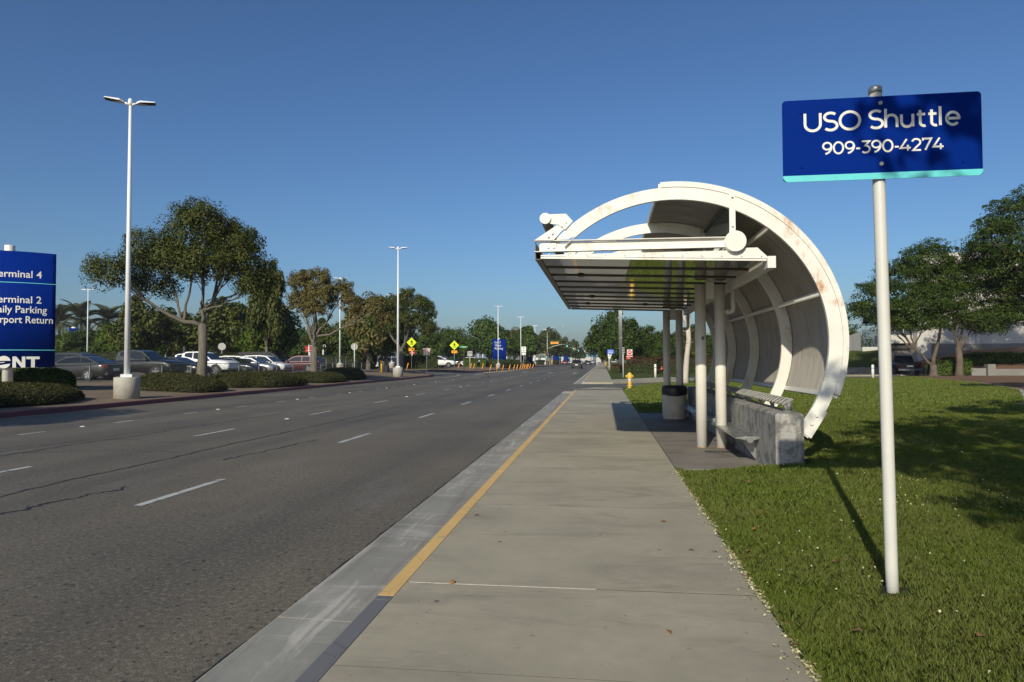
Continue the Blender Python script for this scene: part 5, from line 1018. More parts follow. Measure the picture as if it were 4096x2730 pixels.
# side outlines: x forward, z up; body = (x, sill z, shoulder z, half width factor)
KINDS = {
 'sedan': dict(L=4.75, W=1.82, wb=2.75, wr=.33, body=[(-2.37, .42, .80, .80), (-2.30, .30, .98, .90), (-1.85, .22, 1.04, .97), (-.9, .2, .98, 1), (.5, .2, .95, 1), (1.3, .22, .92, .98), (1.95, .24, .82, .93), (2.28, .3, .70, .84), (2.37, .40, .60, .74)],
   roof=[(1.25, .93), (.35, 1.38), (-.35, 1.45), (-.95, 1.40), (-1.85, 1.03)], gl=[(0, 1, 'windshield'), (3, 4, 'rear_window')], side=[(.28, -.62), (-.70, -1.45)]),
 'suv': dict(L=4.65, W=1.86, wb=2.7, wr=.36, body=[(-2.32, .48, .92, .86), (-2.26, .34, 1.05, .93), (-1.8, .26, 1.08, .98), (-.8, .24, 1.05, 1), (.6, .24, 1.03, 1), (1.3, .26, 1.02, .98), (1.9, .28, .93, .94), (2.22, .34, .82, .86), (2.32, .46, .70, .76)],
   roof=[(1.25, 1.03), (.55, 1.56), (-.1, 1.66), (-1.5, 1.63), (-1.95, 1.50), (-2.24, 1.06)], gl=[(0, 1, 'windshield'), (4, 5, 'rear_window')], side=[(.45, -.42), (-.50, -1.30), (-1.36, -1.86)]),
 'pickup': dict(L=5.8, W=1.98, wb=3.6, wr=.41, body=[(-2.9, .55, 1.12, .95), (-2.85, .50, 1.20, .97), (-1.2, .45, 1.20, .97), (-.9, .4, 1.20, 1), (1.1, .4, 1.22, 1), (1.5, .42, 1.22, .98), (2.3, .42, 1.16, .97), (2.78, .45, 1.05, .93), (2.9, .55, .90, .86)],
   roof=[(1.42, 1.22), (.72, 1.78), (.2, 1.88), (-.75, 1.86), (-1.05, 1.72), (-1.15, 1.20)], gl=[(0, 1, 'windshield'), (4, 5, 'rear_window')], side=[(.66, -.12), (-.20, -.86)]),
 'van': dict(L=5.7, W=2.02, wb=3.5, wr=.37, body=[(-2.85, .45, 1.1, .97), (-2.8, .35, 1.2, .99), (-1.5, .3, 1.2, 1), (1.2, .3, 1.2, 1), (1.7, .32, 1.2, .98), (2.4, .34, 1.1, .95), (2.75, .4, .95, .9), (2.85, .5, .82, .82)],
   roof=[(2.2, 1.18), (1.45, 1.92), (1.0, 2.12), (-2.5, 2.14), (-2.74, 2.0), (-2.82, 1.2)], gl=[(0, 1, 'windshield')], side=[(1.36, .55)])}
def make_car(kind, paintm, label, loc, rz, group=None, detail=True):
    k = KINDS[kind]; t = thing('parked_car' if group != 'moving' else 'car', label, {'pickup': 'pickup truck', 'van': 'van', 'suv': 'car', 'sedan': 'car'}[kind], loc, rz, group if group != 'moving' else 'cars on the road'); w2 = k['W']/2
    vs = []; ns = len(k['body'])
    for x, zl, zs, f in k['body']:
        w_ = w2*f; h = zs-zl
        half = [(0, zl), (w_*.86, zl), (w_*.96, zl+.1*h), (w_, zl+.42*h), (w_*.995, zl+.72*h), (w_*.955, zl+.93*h), (w_*.86, zs), (w_*.45, zs+.018), (0, zs+.025)]
        vs += [(x, y, z) for y, z in half]+[(x, -y, z) for y, z in half[-2:0:-1]]
    n = 16; m = MB().add(vs, [(i*n+j, i*n+(j+1) % n, (i+1)*n+(j+1) % n, (i+1)*n+j) for i in range(ns-1) for j in range(n)], True); m.f += [tuple(range(n))[::-1], tuple((ns-1)*n+j for j in range(n))]; m.sm += [False]*2
    m.build('body', paintm, t)
    rf = k['roof']; zb = rf[0][1]; zt = max(z for _, z in rf); wz = lambda z: w2*lerp(.90, .70 if kind != 'van' else .86, max(0, min(1, (z-1.0)/(zt-1.0))))
    def wall(name, pts, m_, off, par):                       # cabin cross strip between outline points
        b = MB()
        for (x0, z0), (x1, z1) in zip(pts[:-1], pts[1:]):
            d = Vector((x1-x0, z1-z0)).normalized(); nx_, nz_ = (-d.y, d.x)
            if nz_ < 0 and abs(nz_) > .05: nx_, nz_ = -nx_, -nz_
            o = (nx_*off, nz_*off); a, c = wz(z0)-.03*(off > 0), wz(z1)-.03*(off > 0)
            b.add([(x0+o[0], a, z0+o[1]), (x0+o[0], -a, z0+o[1]), (x1+o[0], -c, z1+o[1]), (x1+o[0], c, z1+o[1])], [(0, 1, 2, 3)], True)
        return b.build(name, m_, par)
    b = MB(); N = len(rf)
    vv = [(x, wz(z), z) for x, z in rf]+[(x, -wz(z), z) for x, z in rf]; bot = [(rf[0][0], w2*.9, zb-.06), (rf[-1][0], w2*.9, rf[-1][1]-.06)]
    b.add(vv, [(i, i+1, N+i+1, N+i) for i in range(N-1)], True); b.add([vv[i] for i in range(N)]+[bot[1], bot[0]], [tuple(range(N+2))]); b.add([(x, -y, z) for x, y, z in [vv[i] for i in range(N)]+[bot[1], bot[0]]], [tuple(range(N+2))[::-1]])
    cab = b.build('cabin', paintm, t)
    for i, j, nm in k['gl']: 
        (x0, z0), (x1, z1) = rf[i], rf[j]; p = lambda s: (lerp(x0, x1, s), lerp(z0, z1, s)); wall(nm, [p(.06), p(.93)], CGL, .012, cab)
    zin = lambda x: float(np.interp(-x, [-q[0] for q in rf], [q[1] for q in rf]))
    for a, c in k['side']:
        zlo = max(zb, rf[-1][1])+.03; xs_ = [a, lerp(a, c, .5), c]
        if a == k['side'][0][0]: xs_ = [a+.5 if kind != 'van' else a+.35]+xs_
        top = [(x, max(zlo+.02, zin(x)-.075)) for x in xs_]; poly = top+[(c, zlo), (xs_[0], zlo)]
        for s in (1, -1): MB().add([(x, s*(wz(z)+.010), z) for x, z in poly], [tuple(range(len(poly)))]).build('side_window', CGL, cab)
    wb = k['wb']; wr = k['wr']; xo = .03*k['L']*(1 if kind != 'pickup' else .3)
    for sx in (1, -1):
        for s in (1, -1):
            x = sx*wb/2+xo; y = s*(w2-.10)
            MB().add([(x+1.17*wr*math.cos(R(a)), s*(w2*1.0+.004), wr+1.17*wr*math.sin(R(a))) for a in range(-25, 206, 21)], [tuple(range(11))]).build('wheel_arch', WELL, t)
            wl = MB(); pr = [(wr*.62, -.1), (wr*.93, -.1), (wr, -.07), (wr, .07), (wr*.93, .1), (wr*.62, .1)]; nn = 20
            v = [(x+r*math.cos(2*PI*q/nn), y+s*(.02)+z, wr+r*math.sin(2*PI*q/nn)) for r, z in pr for q in range(nn)]
            o = wl.add(v, [(i*nn+q, i*nn+(q+1) % nn, (i+1)*nn+(q+1) % nn, (i+1)*nn+q) for i in range(5) for q in range(nn)], True).build('wheel', TYRE, t)
            yy = y+s*.105; rm = MB()
            for q in range(5):
                a = 2*PI*q/5+.3; c_, s_ = math.cos(a), math.sin(a); u = (-s_*.05, c_*.05); rm.add([(x+u[0], yy, wr+u[1]), (x-u[0], yy, wr-u[1]), (x-u[0]+c_*wr*.62, yy, wr-u[1]+s_*wr*.62), (x+u[0]+c_*wr*.62, yy, wr+u[1]+s_*wr*.62)], [(0, 1, 2, 3)])
            rm.add([(x+wr*rr*math.cos(2*PI*q/nn), yy, wr+wr*rr*math.sin(2*PI*q/nn)) for rr in (.56, .64) for q in range(nn)], [(q, (q+1) % nn, nn+(q+1) % nn, nn+q) for q in range(nn)]); rm.build('rim', RIM, o)
    f = k['body']; xf, zf = f[-2][0], f[-2][2]; xr, zr = f[1][0], f[1][2]; wf = w2*f[-2][3]; wrr = w2*f[1][3]
    for s in (1, -1):
        MB().add([(xf-.18, s*wf*1.03, zf-.10), (xf+.06, s*wf*.80, zf-.10), (xf+.05, s*wf*.58, zf-.13), (xf+.06, s*wf*.58, zf-.24), (xf+.085, s*wf*.80, zf-.24), (xf-.16, s*wf*1.055, zf-.24)], [(0, 1, 4, 5), (1, 2, 3, 4)]).build('headlight', HEADL, t)
        hgt = .34 if kind in ('pickup', 'van') else .2
        MB().add([(xr+.2, s*(wrr*1.045), zr-.06), (xr-.045, s*wrr*.93, zr-.06), (xr-.05, s*wrr*.62, zr-.08), (xr-.05, s*wrr*.62, zr-.06-hgt), (xr-.06, s*wrr*.93, zr-.06-hgt), (xr+.2, s*(wrr*1.075), zr-.06-hgt)] if kind not in ('pickup', 'van') else
                 [(xr+.12, s*(wrr*1.01), zr-.06), (xr-.06, s*wrr*.98, zr-.06), (xr-.065, s*wrr*.84, zr-.06), (xr-.065, s*wrr*.84, zr-.06-hgt), (xr-.06, s*wrr*.98, zr-.06-hgt), (xr+.12, s*(wrr*1.04), zr-.06-hgt)], [(0, 1, 4, 5), (1, 2, 3, 4)]).build('taillight', TAILL, t)
        MB().box(rf[0][0]-.35, rf[0][0]-.17, s*(w2+.01) if s > 0 else -w2-.2, s*(w2+.2) if s > 0 else -w2-.01, zb+.03, zb+.17, .03).build('mirror', paintm if kind == 'sedan' else TRIM, t)
    MB().add([(xf+.095, -wf*.5, zf-.14), (xf+.095, wf*.5, zf-.14), (xf+.10, wf*.46, zf-.34), (xf+.10, -wf*.46, zf-.34)], [(0, 1, 2, 3)]).build('grille', CHROME if kind == 'pickup' else TRIM, t)
    MB().box(xf-.1, xf+.115, -wf*.94, wf*.94, f[-1][1]-.06, f[-1][1]+.09, .03).build('front_bumper', TRIM, t); MB().box(xr-.10, xr+.1, -wrr*.97, wrr*.97, f[0][1]-.1, f[0][1]+.1, .03).build('rear_bumper', TRIM if kind != 'pickup' else CHROME, t)
    MB().box(xr-.085, xr-.07, -.26, .26, zr-.42, zr-.26).build('licence_plate', PLATE, t)
    if kind == 'pickup': MB().add([(-2.78, -.72, 1.232), (-2.78, .72, 1.232), (-1.25, .72, 1.232), (-1.25, -.72, 1.232)], [(0, 1, 2, 3)]).build('bed_dark_sheet', TRIM, t)  # no cover: flat dark sheet painted in for the open bed's shaded inside
    if kind == 'suv':
        for s in (1, -1): MB().tube([(.4, s*.62, 1.63), (.2, s*.62, 1.69), (-1.3, s*.62, 1.69), (-1.5, s*.62, 1.64)], .018, 6).build('roof_rail', TRIM, t)
    return t
G = 'cars parked behind the fence'; z = LOTZ
make_car('sedan', PAINT['charcoal'], 'dark grey sedan, tail to the fence, leftmost of the parked row', (-30.9, 36.9, z), R(182), G)
make_car('suv', PAINT['black'], 'black SUV behind the leftmost dark grey sedan', (-33.2, 39.8, z), R(2), G)
make_car('pickup', PAINT['charcoal'], 'dark grey pickup nosed to the fence behind the near lamp post', (-31.3, 42.8, z), R(1), G)
make_car('sedan', PAINT['black'], 'black sedan between the dark grey and the white pickup', (-30.9, 46.3, z), R(-1), G)
make_car('pickup', PAINT['white'], 'white crew cab pickup behind the large tree trunk', (-31.6, 50.4, z), 0, G)
make_car('sedan', PAINT['silver'], 'silver sedan nosed to the fence right of the white pickup', (-30.6, 56.4, z), R(2), G)
make_car('suv', PAINT['white'], 'white SUV right of the silver sedan', (-31.0, 59.6, z), 0, G)
make_car('suv', PAINT['maroon'], 'maroon SUV with its tail to the fence by the olive gold trunk', (-30.6, 66.3, z), R(181), G)
make_car('sedan', PAINT['navy'], 'dark sedan nose peeking between the white pickup and silver sedan', (-30.7, 53.5, z), R(1), G)
v = make_car('van', PAINT['black'], 'black cargo van with white lettering on its side', (-36.6, 70.5, z), R(1), G)
for q, (x, zz, w_) in enumerate(((-.9, 1.62, .55), (-.9, 1.50, .34), (-.9, 1.40, .34), (-.9, 1.3, .4))): MB().box(x-w_, x+w_, -.925+.012*q-.06, -.90+.012*q-.03, zz-.035, zz+.035).build('side_lettering', SIGNW, v)
G2 = 'cars in the rows farther back'
for kd, c, x, y, rz, lab in [('suv', 'white', -36.4, 62.6, 180, 'white SUV with dark rear window behind the silver sedan'), ('pickup', 'white', -40, 62, 0, 'white pickup in the second row behind the first white pickup'), ('sedan', 'yellow', -44.5, 66, 180, 'yellow car in the second row right of the large trunk'), ('suv', 'grey', -39.5, 70, 0, 'grey SUV left of the black van'),
    ('pickup', 'black', -44, 52, 0, 'black pickup in the second row behind the dark grey pickup'), ('suv', 'grey', -46.5, 49.5, 180, 'grey SUV in the second row above the black SUV'), ('sedan', 'white', -52, 57, 0, 'white car behind the hedge left of the large trunk'), ('suv', 'black', -40, 74, 180, 'black SUV right of the black van'),
    ('sedan', 'blue', -31.5, 108, 90, 'blue car behind the walking person'), ('suv', 'navy', -34.6, 111, 90, 'dark SUV left of the walking person'), ('suv', 'white', -27.5, 110, 180, 'white SUV behind the second lamp base'), ('suv', 'black', -44, 110, 0, 'black SUV behind the middle lot hedge'), ('sedan', 'silver', -49, 110, 0, 'silver car behind the middle lot hedge'), ('sedan', 'navy', -39, 110, 0, 'navy car behind the middle lot hedge'),
    ('pickup', 'white', -26.4, 107.4, 10, 'white pickup leaving the lot past the clipped hedge'), ('van', 'black', -31, 128, 0, 'black van right of the second walking sign'), ('suv', 'black', -28, 131, 90, 'black SUV right of the black van in the far row'), ('pickup', 'white', -27, 138, 20, 'white pickup behind the pale clipped shrubs'), ('suv', 'grey', -25.5, 142, 90, 'grey SUV behind the third lamp'), ('sedan', 'white', -24.5, 128, 20, 'white car left of the blue Lot 3 pylon'),
    ('sedan', 'silver', -31, 170, 0, 'silver car right of the Lot 3 pylon'), ('sedan', 'white', -28, 172, 0, 'white car left of the fourth lamp'), ('suv', 'red', -26, 235, 0, 'dark red SUV left of the crossing sign lamp'), ('sedan', 'white', -30, 232, 0, 'far white car left of the dark red SUV')]:
    make_car(kd, PAINT[c], lab, (x, y, LOTZ), R(rz), G2)
for kd, c, x, y, lab in [('suv', 'charcoal', -4.8, 128.6, 'dark grey SUV driving away, nearest car on the road'), ('sedan', 'charcoal', -4.5, 215.5, 'dark sedan driving away ahead of the grey SUV'), ('suv', 'silver', -4.4, 299, 'silver SUV driving away beyond the dark sedan'), ('sedan', 'white', -8.1, 246, 'white sedan in the middle lane right of the grey SUV'), ('sedan', 'silver', -8.0, 258, 'silver car partly hidden behind the white sedan'),
    ('suv', 'red', -14.4, 262, 'red car in the left lane'), ('sedan', 'white', -13.9, 300, 'white car in the left lane beyond the red car'), ('suv', 'black', -7.9, 335, 'distant dark SUV in the middle lane'), ('sedan', 'grey', -4.5, 370, 'farthest grey car in the right lane')]:
    make_car(kd, PAINT[c], lab, (x, y, .004), R(90), 'moving')
make_car('pickup', PAINT['black'], 'dark pickup parked before the white building, tail toward the lawn', (27.4, 67.8, .03), R(84), None)
# ================================================================ right side: building, walls, bollards
STUC = plain('white_stucco', (.50, .48, .44), .85, 0, .05, .7, bump=.05); GCON = m_concrete('grey_base_concrete', (.20, .19, .175), (.27, .255, .235), (.12, .11, .10), spots=False, st=.4, sc=.5); SEAM = plain('panel_seam', (.2, .19, .18), .9); WINB = plain('building_glass', (.05, .075, .08), .08, 0, .2, 1)
FRAMEG = plain('window_frame', (.45, .5, .5), .4, .3)
b = thing('office_building', 'white building with grey concrete base behind the right trees', 'building', (0, 0, 0))
BY = 75.0
MB().box(32.9, 62, BY, BY+4, 3.07, 12).build('wall', STUC, b); MB().box(32.9, 62, BY-.05, BY+4, -.05, 3.068).build('base_wall', GCON, b); MB().box(32.8, 62.1, BY-.12, BY+4.1, 12, 12.4).build('parapet', STUC, b)
for z in (5.1, 7.6, 9.8): MB().box(33, 62, BY-.008, BY+.01, z, z+.05).build('seam', SEAM, b)
for x in (37.6, 42.6, 47.6, 52.6): MB().box(x, x+.05, BY-.009, BY+.01, 3.1, 12).build('seam', SEAM, b)
for z, x0, x1 in ((2.0, 33, 62),): MB().box(x0, x1, BY-.058, BY-.04, z, z+.04).build('seam', SEAM, b)
for x in (36, 39, 42, 45, 48): MB().box(x, x+.04, BY-.059, BY-.04, 0, 3.0).build('seam', SEAM, b)
MB().box(31.55, 32.85, BY-1.2, BY+2, -.05, 7).build('pilaster', STUC, b)
MB().box(28.66, 31.5, BY-.3, BY+2, 3.15, 4.0).build('wall', STUC, b); MB().box(28.66, 31.5, BY-.3, BY+2, 4.95, 6.9).build('wall', STUC, b)
MB().box(28.65, 31.5, BY+.4, BY+.5, -.05, 3.14).build('garage_recess', GCON, b)
for k in range(5): MB().box(29.3, 31.45, BY+.1, BY+.35, 2.55+.12*k, 2.61+.12*k).build('louver_slat', plain('louver', (.09, .09, .09), .6), b)
for k in range(4):
    x0 = 28.15+.84*k; w_ = MB().box(x0, x0+.78, BY-.1, BY-.05, 4.06, 4.9).build('window_pane', WINB, b); MB().box(x0-.05, x0, BY-.28, BY-.05, 4.0, 4.95).build('window_frame', FRAMEG, b)
    w_ = MB().box(x0, x0+.78, BY-.32, BY-.302, 5.5, 6.6).build('window_pane', WINB, b)
MB().box(28.05, 28.62, BY-1.0, BY-.35, 2.78, 7).build('corner_column', STUC, b); MB().box(28.02, 28.65, BY-1.03, BY-.32, -.05, 2.775).build('column_base', GCON, b)
# grass bank, retaining wall and fences
struct(MB().add([(22, 69.2, .68), (28.3, 69.2, .68), (28.2, 74.6, 2.5), (22, 76, 2.3), (12, 70.5, .5), (12, 80, 1.6)], [(0, 1, 2, 3), (4, 0, 3, 5)]).build('grass_bank', FLAWN))
t = thing('retaining_wall', 'low grey concrete retaining wall at the foot of the grass bank', 'wall', (0, 0, 0)); MB().box(22, 28.4, 68.9, 69.2, -.05, .74).build('wall_face', GCON, t)
for x in (23.2, 24.8, 26.4, 27.6): MB().box(x, x+.03, 68.893, 68.92, 0, .74).build('joint', SEAM, t)
f = thing('picket_fence', 'dark steel picket fence between grey panels and white column', 'fence', (26.55, 74.7, 2.45)); SBAR = plain('dark_steel', (.03, .035, .045), .5, .3)
MB().box(0, 1.5, -.2, .2, -.1, .33, .08).build('coping', STUC, f)
for k in range(17): MB().box(.05+.088*k, .075+.088*k, -.012, .012, .3, 2.15+.04*(k % 2)).build('picket', SBAR, f)
for z in (.45, 1.75, 1.95): MB().box(.02, 1.5, -.02, .02, z, z+.04).build('fence_rail', SBAR, f)
GP = plain('grey_fence_panel', (.19, .19, .195), .6); f = thing('panel_fence', 'grey solid panel fence stepping down left of the picket fence', 'fence', (26.5, 74.8, 2.3))
for k in range(4): a = -.62*k; h = 2.1-.27*k; MB().add([(a, k*.5, 0), (a-.58, k*.5+.5, -.1), (a-.58, k*.5+.5, h-.25), (a, k*.5, h), (a, k*.5+.05, 0), (a-.58, k*.5+.55, -.1), (a-.58, k*.5+.55, h-.25), (a, k*.5+.05, h)], [(0, 1, 2, 3), (4, 7, 6, 5), (0, 3, 7, 4), (3, 2, 6, 7), (1, 5, 6, 2)]).build('fence_panel', GP, f); MB().box(a-.04, a+.02, k*.5-.03, k*.5+.05, -.1, h+.03).build('fence_post', SEAM, f)
# planter wall, pier, berm
t = thing('planter_wall', 'low grey planter wall with square pier behind the two trunks', 'wall', (0, 0, 0)); MB().box(29.9, 31.95, 62.2, 62.45, .1, .72).build('wall_face', GCON, t); MB().box(32.65, 35, 62.2, 62.45, .1, .66).build('wall_face', GCON, t); MB().box(32.0, 32.6, 62.0, 62.6, .1, 1.06).build('pier', GCON, t)
struct(MB().add([(29.5, 63, .6), (36, 62.6, .62), (48, 62.6, 1.0), (48, 74, 3.0), (36, 73, 2.4), (29.5, 73, .9)], [(0, 1, 4, 5), (1, 2, 3, 4)]).build('berm', MULCH))
hedge([(33.2, 66.5), (44, 67.5)], 3.0, .75, 1.2, 'yellow green ground cover on the berm below the white wall', 5000, 12, LEAF_E, .2, None, 'other hedges', 'shrub')
hedge([(30.6, 65.5), (33.5, 66)], 2.4, .9, .6, 'dark ground cover behind the planter wall', 3000, 13, LEAF_C, .2, None, 'other hedges', 'shrub')
BOLW = plain('bollard_white', (.72, .70, .66), .55, 0, .06, 6)
def bollard(loc, label, h=1.0, r=.095, m=BOLW):
    o = thing('bollard', label, 'bollard', loc, 0, 'bollards along the driveway'); MB().lathe([(r, -.1), (r, h*.83), (r*.97, h*.835), (r*.97, h*.87), (r, h*.875), (r, h*.93), (r*.8, h*.975), (r*.35, h)], n=14).build('bollard_post', m, o); MB().lathe([(r*1.015, h*.70), (r*1.015, h*.78)], n=14).build('band', plain('band_green', (.3, .42, .38), .5), o); return o
bollard((19.27, 52.2, .13), 'white bollard at the lawn edge left of the shuttle sign pole'); bollard((4.17, 55.8, .13), 'white bollard in front of the red tipped hedge', 1.07); bollard((9.0, 53.2, .05), 'white bollard half hidden behind the shelter ribs'); bollard((22.4, 66.9, .05), 'grey bollard before the retaining wall', 1.03, .09, GP)
# middle distance behind the shelter
t = thing('backflow_valve', 'dark pipe valve with red handles at the hedge foot', 'valve', (5.75, 70.9, .12)); MB().tube([(-.4, 0, 0), (-.4, 0, .4), (.1, 0, .42), (.5, 0, .4), (.5, 0, 0)], .08, 8).build('pipe', TRIM, t); MB().lathe([(.14, .4), (.14, .5), (.05, .7), (.12, .72), (.12, .76)], (.2, 0, 0), 10).build('red_handle', plain('valve_red', srgb(200, 80, 50), .5), t); MB().lathe([(.1, .3), (.1, .5)], (-.45, -.1, 0), 10).build('blue_cap', plain('valve_blue', srgb(110, 170, 190), .5), t)
t = thing('triple_pole', 'tall pole of three steel tubes behind the low red tipped bushes', 'pole', (2.1, 81.5, .12))
for k in range(3): MB().cyl((-.135+.135*k, .06*(k == 1), 0), (-.135+.135*k, .06*(k == 1), 12.5), .062, n=12).build('tube', ZINC, t)
for z in (.05, 4, 8, 12.3): MB().box(-.22, .22, -.03, .1, z, z+.06).build('tie_plate', ZINC, t)
p = sign_post('thin_sign', 'narrow grey parking sign on thin white post near the hydrant', (1.62, 55.6, .13), R(58), 2.4, .034); plate(p, -.2, .2, 1.95, 2.43, SWHITE); put_text('nolimit', SBLK, p, (0, -.0405, 2.3)); put_text('nolimit', SBLK, p, (0, -.0405, 2.1))
p = sign_post('shuttle_stop_sign', 'blue Airport Shuttle sign on white post along the far walk', (.84, 93.6, .12), 0, 2.5, .04); plate(p, -.24, .68, 2.26, 2.88, SBLU); put_text('air', SIGNW, p, (.22, -.0405, 2.68)).scale = (.62,)*3; put_text('shu', SIGNW, p, (.22, -.0405, 2.44)).scale = (.62,)*3
p = sign_post('wrong_way_sign', 'red do not enter and wrong way signs above the hedge', (3.5, 90.5, .12), 0, 2.85, .035); plate(p, -.34, .34, 2.12, 2.8, SWHITE); MB().py(disc(0, 2.46, .3, 0, 345, 20), -.042, -.038).build('red_disc', SRED, p); MB().box(-.2, .2, -.046, -.0425, 2.42, 2.5).build('white_bar', SWHITE, p); plate(p, -.44, .44, 1.5, 2.06, SRED); put_text('wrong', SWHITE, p, (0, -.0405, 1.88)); put_text('way', SWHITE, p, (0, -.0405, 1.66)); put_text('dne', SWHITE, p, (0, -.0455, 2.6))
for x, y, h, lab in ((1.7, 128, 1.0, 'yellow bollard right of the shuttle stop sign'), (.75, 165, 1.0, 'distant yellow bollard along the far walk')):
    o = thing('yellow_bollard', lab, 'bollard', (x, y, .12), 0, 'yellow bollards'); MB().lathe([(.13, -.1), (.13, h-.06), (.08, h)], n=10).build('bollard_pipe', YB, o); MB().lathe([(.18, -.05), (.18, .04), (.14, .06)], n=10).build('bollard_foot', YB, o)
for x, y, lab in ((-2.0, 222, 'left of two small white posts at the far kerb'), (-1.55, 222, 'right of two small white posts at the far kerb')):
    o = thing('white_post', lab, 'bollard', (x, y, .1), 0, 'white posts at the far kerb'); MB().lathe([(.09, -.1), (.09, .85), (.05, .9)], n=8).build('post_pipe', BOLW, o); MB().lathe([(.095, .6), (.095, .7)], n=8).build('band', SGRY, o)
for x, y, h, lab in ((3.0, 108, 3.2, 'slim white post between the verge trees'), (.55, 175, 2.5, 'small white sign post at the far walk'), (.5, 195, 2.2, 'second small white sign post at the far walk')):
    p = sign_post('slim_post', lab, (x, y, .12), 0, h, .05); plate(p, -.12, .12, h-.5, h-.05, SWHITE, -.06)
hydrant((-18.6, 252, .2), 'yellow hydrant like marker by the median shrubs', 1.9); hydrant((-17.8, 290, .2), 'second yellow marker by the median shrubs', 1.9)
b = thing('warehouse', 'distant white building and grey wall behind the pale trunk', 'building', (18, 150, 0)); MB().box(-4, 30, 0, 20, 2.9, 6.5).build('wall', STUC, b); MB().box(-6, 30, -2, -1.6, .5, 3.2).build('grey_wall', GCON, b); MB().box(-4.2, 30.2, -.2, 20.2, 6.5, 6.8).build('roof_edge', STUC, b)
for i, x in enumerate((4.6, 6.2, 7.6)): 
    o = thing('parked_van', 'white vehicle glimpsed under the trees, %s from the left' % NM[i], 'van', (x*1.25, 128+i*3, .1), 0, 'white vehicles under the verge trees')
    MB().box(-1, 1, -2, 2, .5, 1.9, .2).build('body', PAINT['white'], o); MB().box(-.9, .9, -2.02, -1.99, 1.2, 1.75).build('rear_window', CGL, o); MB().box(-1.01, 1.01, -2.05, -1.8, .3, .5).build('bumper', TRIM, o)
# ---------------------------------------------------------------- traffic signals
SIGP = plain('signal_pole', (.36, .37, .36), .45, .4); SIGB = plain('signal_housing', (.015, .02, .018), .6)
g = NT('green_signal'); g.b.inputs['Emission Color'].default_value = (.05, 1, .65, 1); g.b.inputs['Emission Strength'].default_value = 1.6; g.set((.02, .4, .28), .3); SIGG = g.m; DIM = plain('dark_lens', (.04, .03, .025), .3)
def sig_head(p, x, z, y=-.15, s=1.0):
    h = MB().box(x-.34*s, x+.34*s, y, y+.2, z-.75*s, z+.75*s).build('signal_head', SIGB, p)
    for k, m in ((.48, DIM), (0, DIM), (-.48, SIGG)): MB().cyl((x, y-.02, z+k*s), (x, y-.005, z+k*s), .17*s, n=12).build('lens', m, h)
def signal(loc, arm, zarm, label, sc=1.0):
    p = thing('traffic_signal', label, 'traffic light', loc, 0, 'traffic signals')
    MB().cyl((0, 0, 0), (0, 0, 9.3), .16, .09, 10).build('pole', SIGP, p); MB().tube([(0, 0, zarm-1.3), (arm*.3, 0, zarm-.55), (arm*.7, 0, zarm-.05), (arm, 0, zarm)], [.12, .1, .08, .06], 8).build('mast_arm', SIGP, p)
    MB().tube([(0, 0, 9.2), (.8, 0, 10.3), (2.2, 0, 10.9), (4.0, 0, 11)], [.06, .05, .045, .04], 6).build('luminaire_arm', SIGP, p); MB().box(3.9, 4.6, -.12, .12, 10.92, 11.04, .03).build('luminaire', SIGP, p)
    sig_head(p, arm+.15, zarm, s=sc); sig_head(p, -.25, 2.9, s=.9); MB().cyl((0, 0, zarm+.95), (arm*.62, 0, zarm+.95), .035, n=6).build('sign_bar', SIGP, p)
    n_ = MB().box(.9, .9+arm*.42, -.04, .0, zarm+.15, zarm+.72).build('street_name_sign', SORG, p); MB().box(1.05, .8+arm*.42, -.05, -.042, zarm+.34, zarm+.5).build('street_name', DKSTEEL, n_)
    return p
signal((-15.2, 189, .1), 5.3, 5.9, 'nearest traffic signal with amber street sign on mast arm'); signal((-13.9, 228, .1), 4.2, 5.8, 'second traffic signal with amber street sign'); signal((-12.9, 267, .1), 3.4, 5.7, 'third traffic signal with amber street sign'); signal((-16.5, 420, .1), 5, 5.6, 'distant traffic signal near the footbridge')
signal((-1.6+1.0, 330, .1), -2.6, 5.2, 'far signal standing on the right before the footbridge')
# ---------------------------------------------------------------- footbridge and buildings at the road's end
BR = plain('bridge_cyan', srgb(70, 170, 200), .5); BRB = plain('bridge_blue', srgb(30, 80, 170), .5)
b = thing('footbridge', 'distant cyan and blue covered footbridge across the road', 'bridge', (-4, 455, 0)); MB().box(-14, 14, -1.5, 1.5, 4.3, 5.1).build('deck', BR, b); MB().box(-6, 12, -1.4, 1.4, 5.1, 6.9).build('blue_side', BRB, b); MB().box(-14, -6.01, -1.4, 1.4, 5.1, 5.8).build('white_side', STUC, b); MB().box(1, 9, -1.6, 1.6, 6.9, 8.6).build('stair_tower', STUC, b)
for x in (-13, -4, 6, 13): MB().box(x, x+.7, -.6, .6, 0, 4.3).build('pier', GCON, b)
b = thing('terminal_canopy', 'white arched canopy at the far right end of the walk', 'building', (1.5, 420, 0)); MB().prism([(-3, 0), (-3, 3.4), (-1.5, 4.6), (1.5, 4.6), (3, 3.4), (3, 0), (2.7, 0), (2.7, 3.3), (1.4, 4.3), (-1.4, 4.3), (-2.7, 3.3), (-2.7, 0)], lambda a, c: (a, 0, c), lambda a, c: (a, 12, c)).build('arched_roof', STUC, b); MB().box(-2.6, 2.6, 6, 6.2, 0, 3.2).build('back_wall', GP, b)
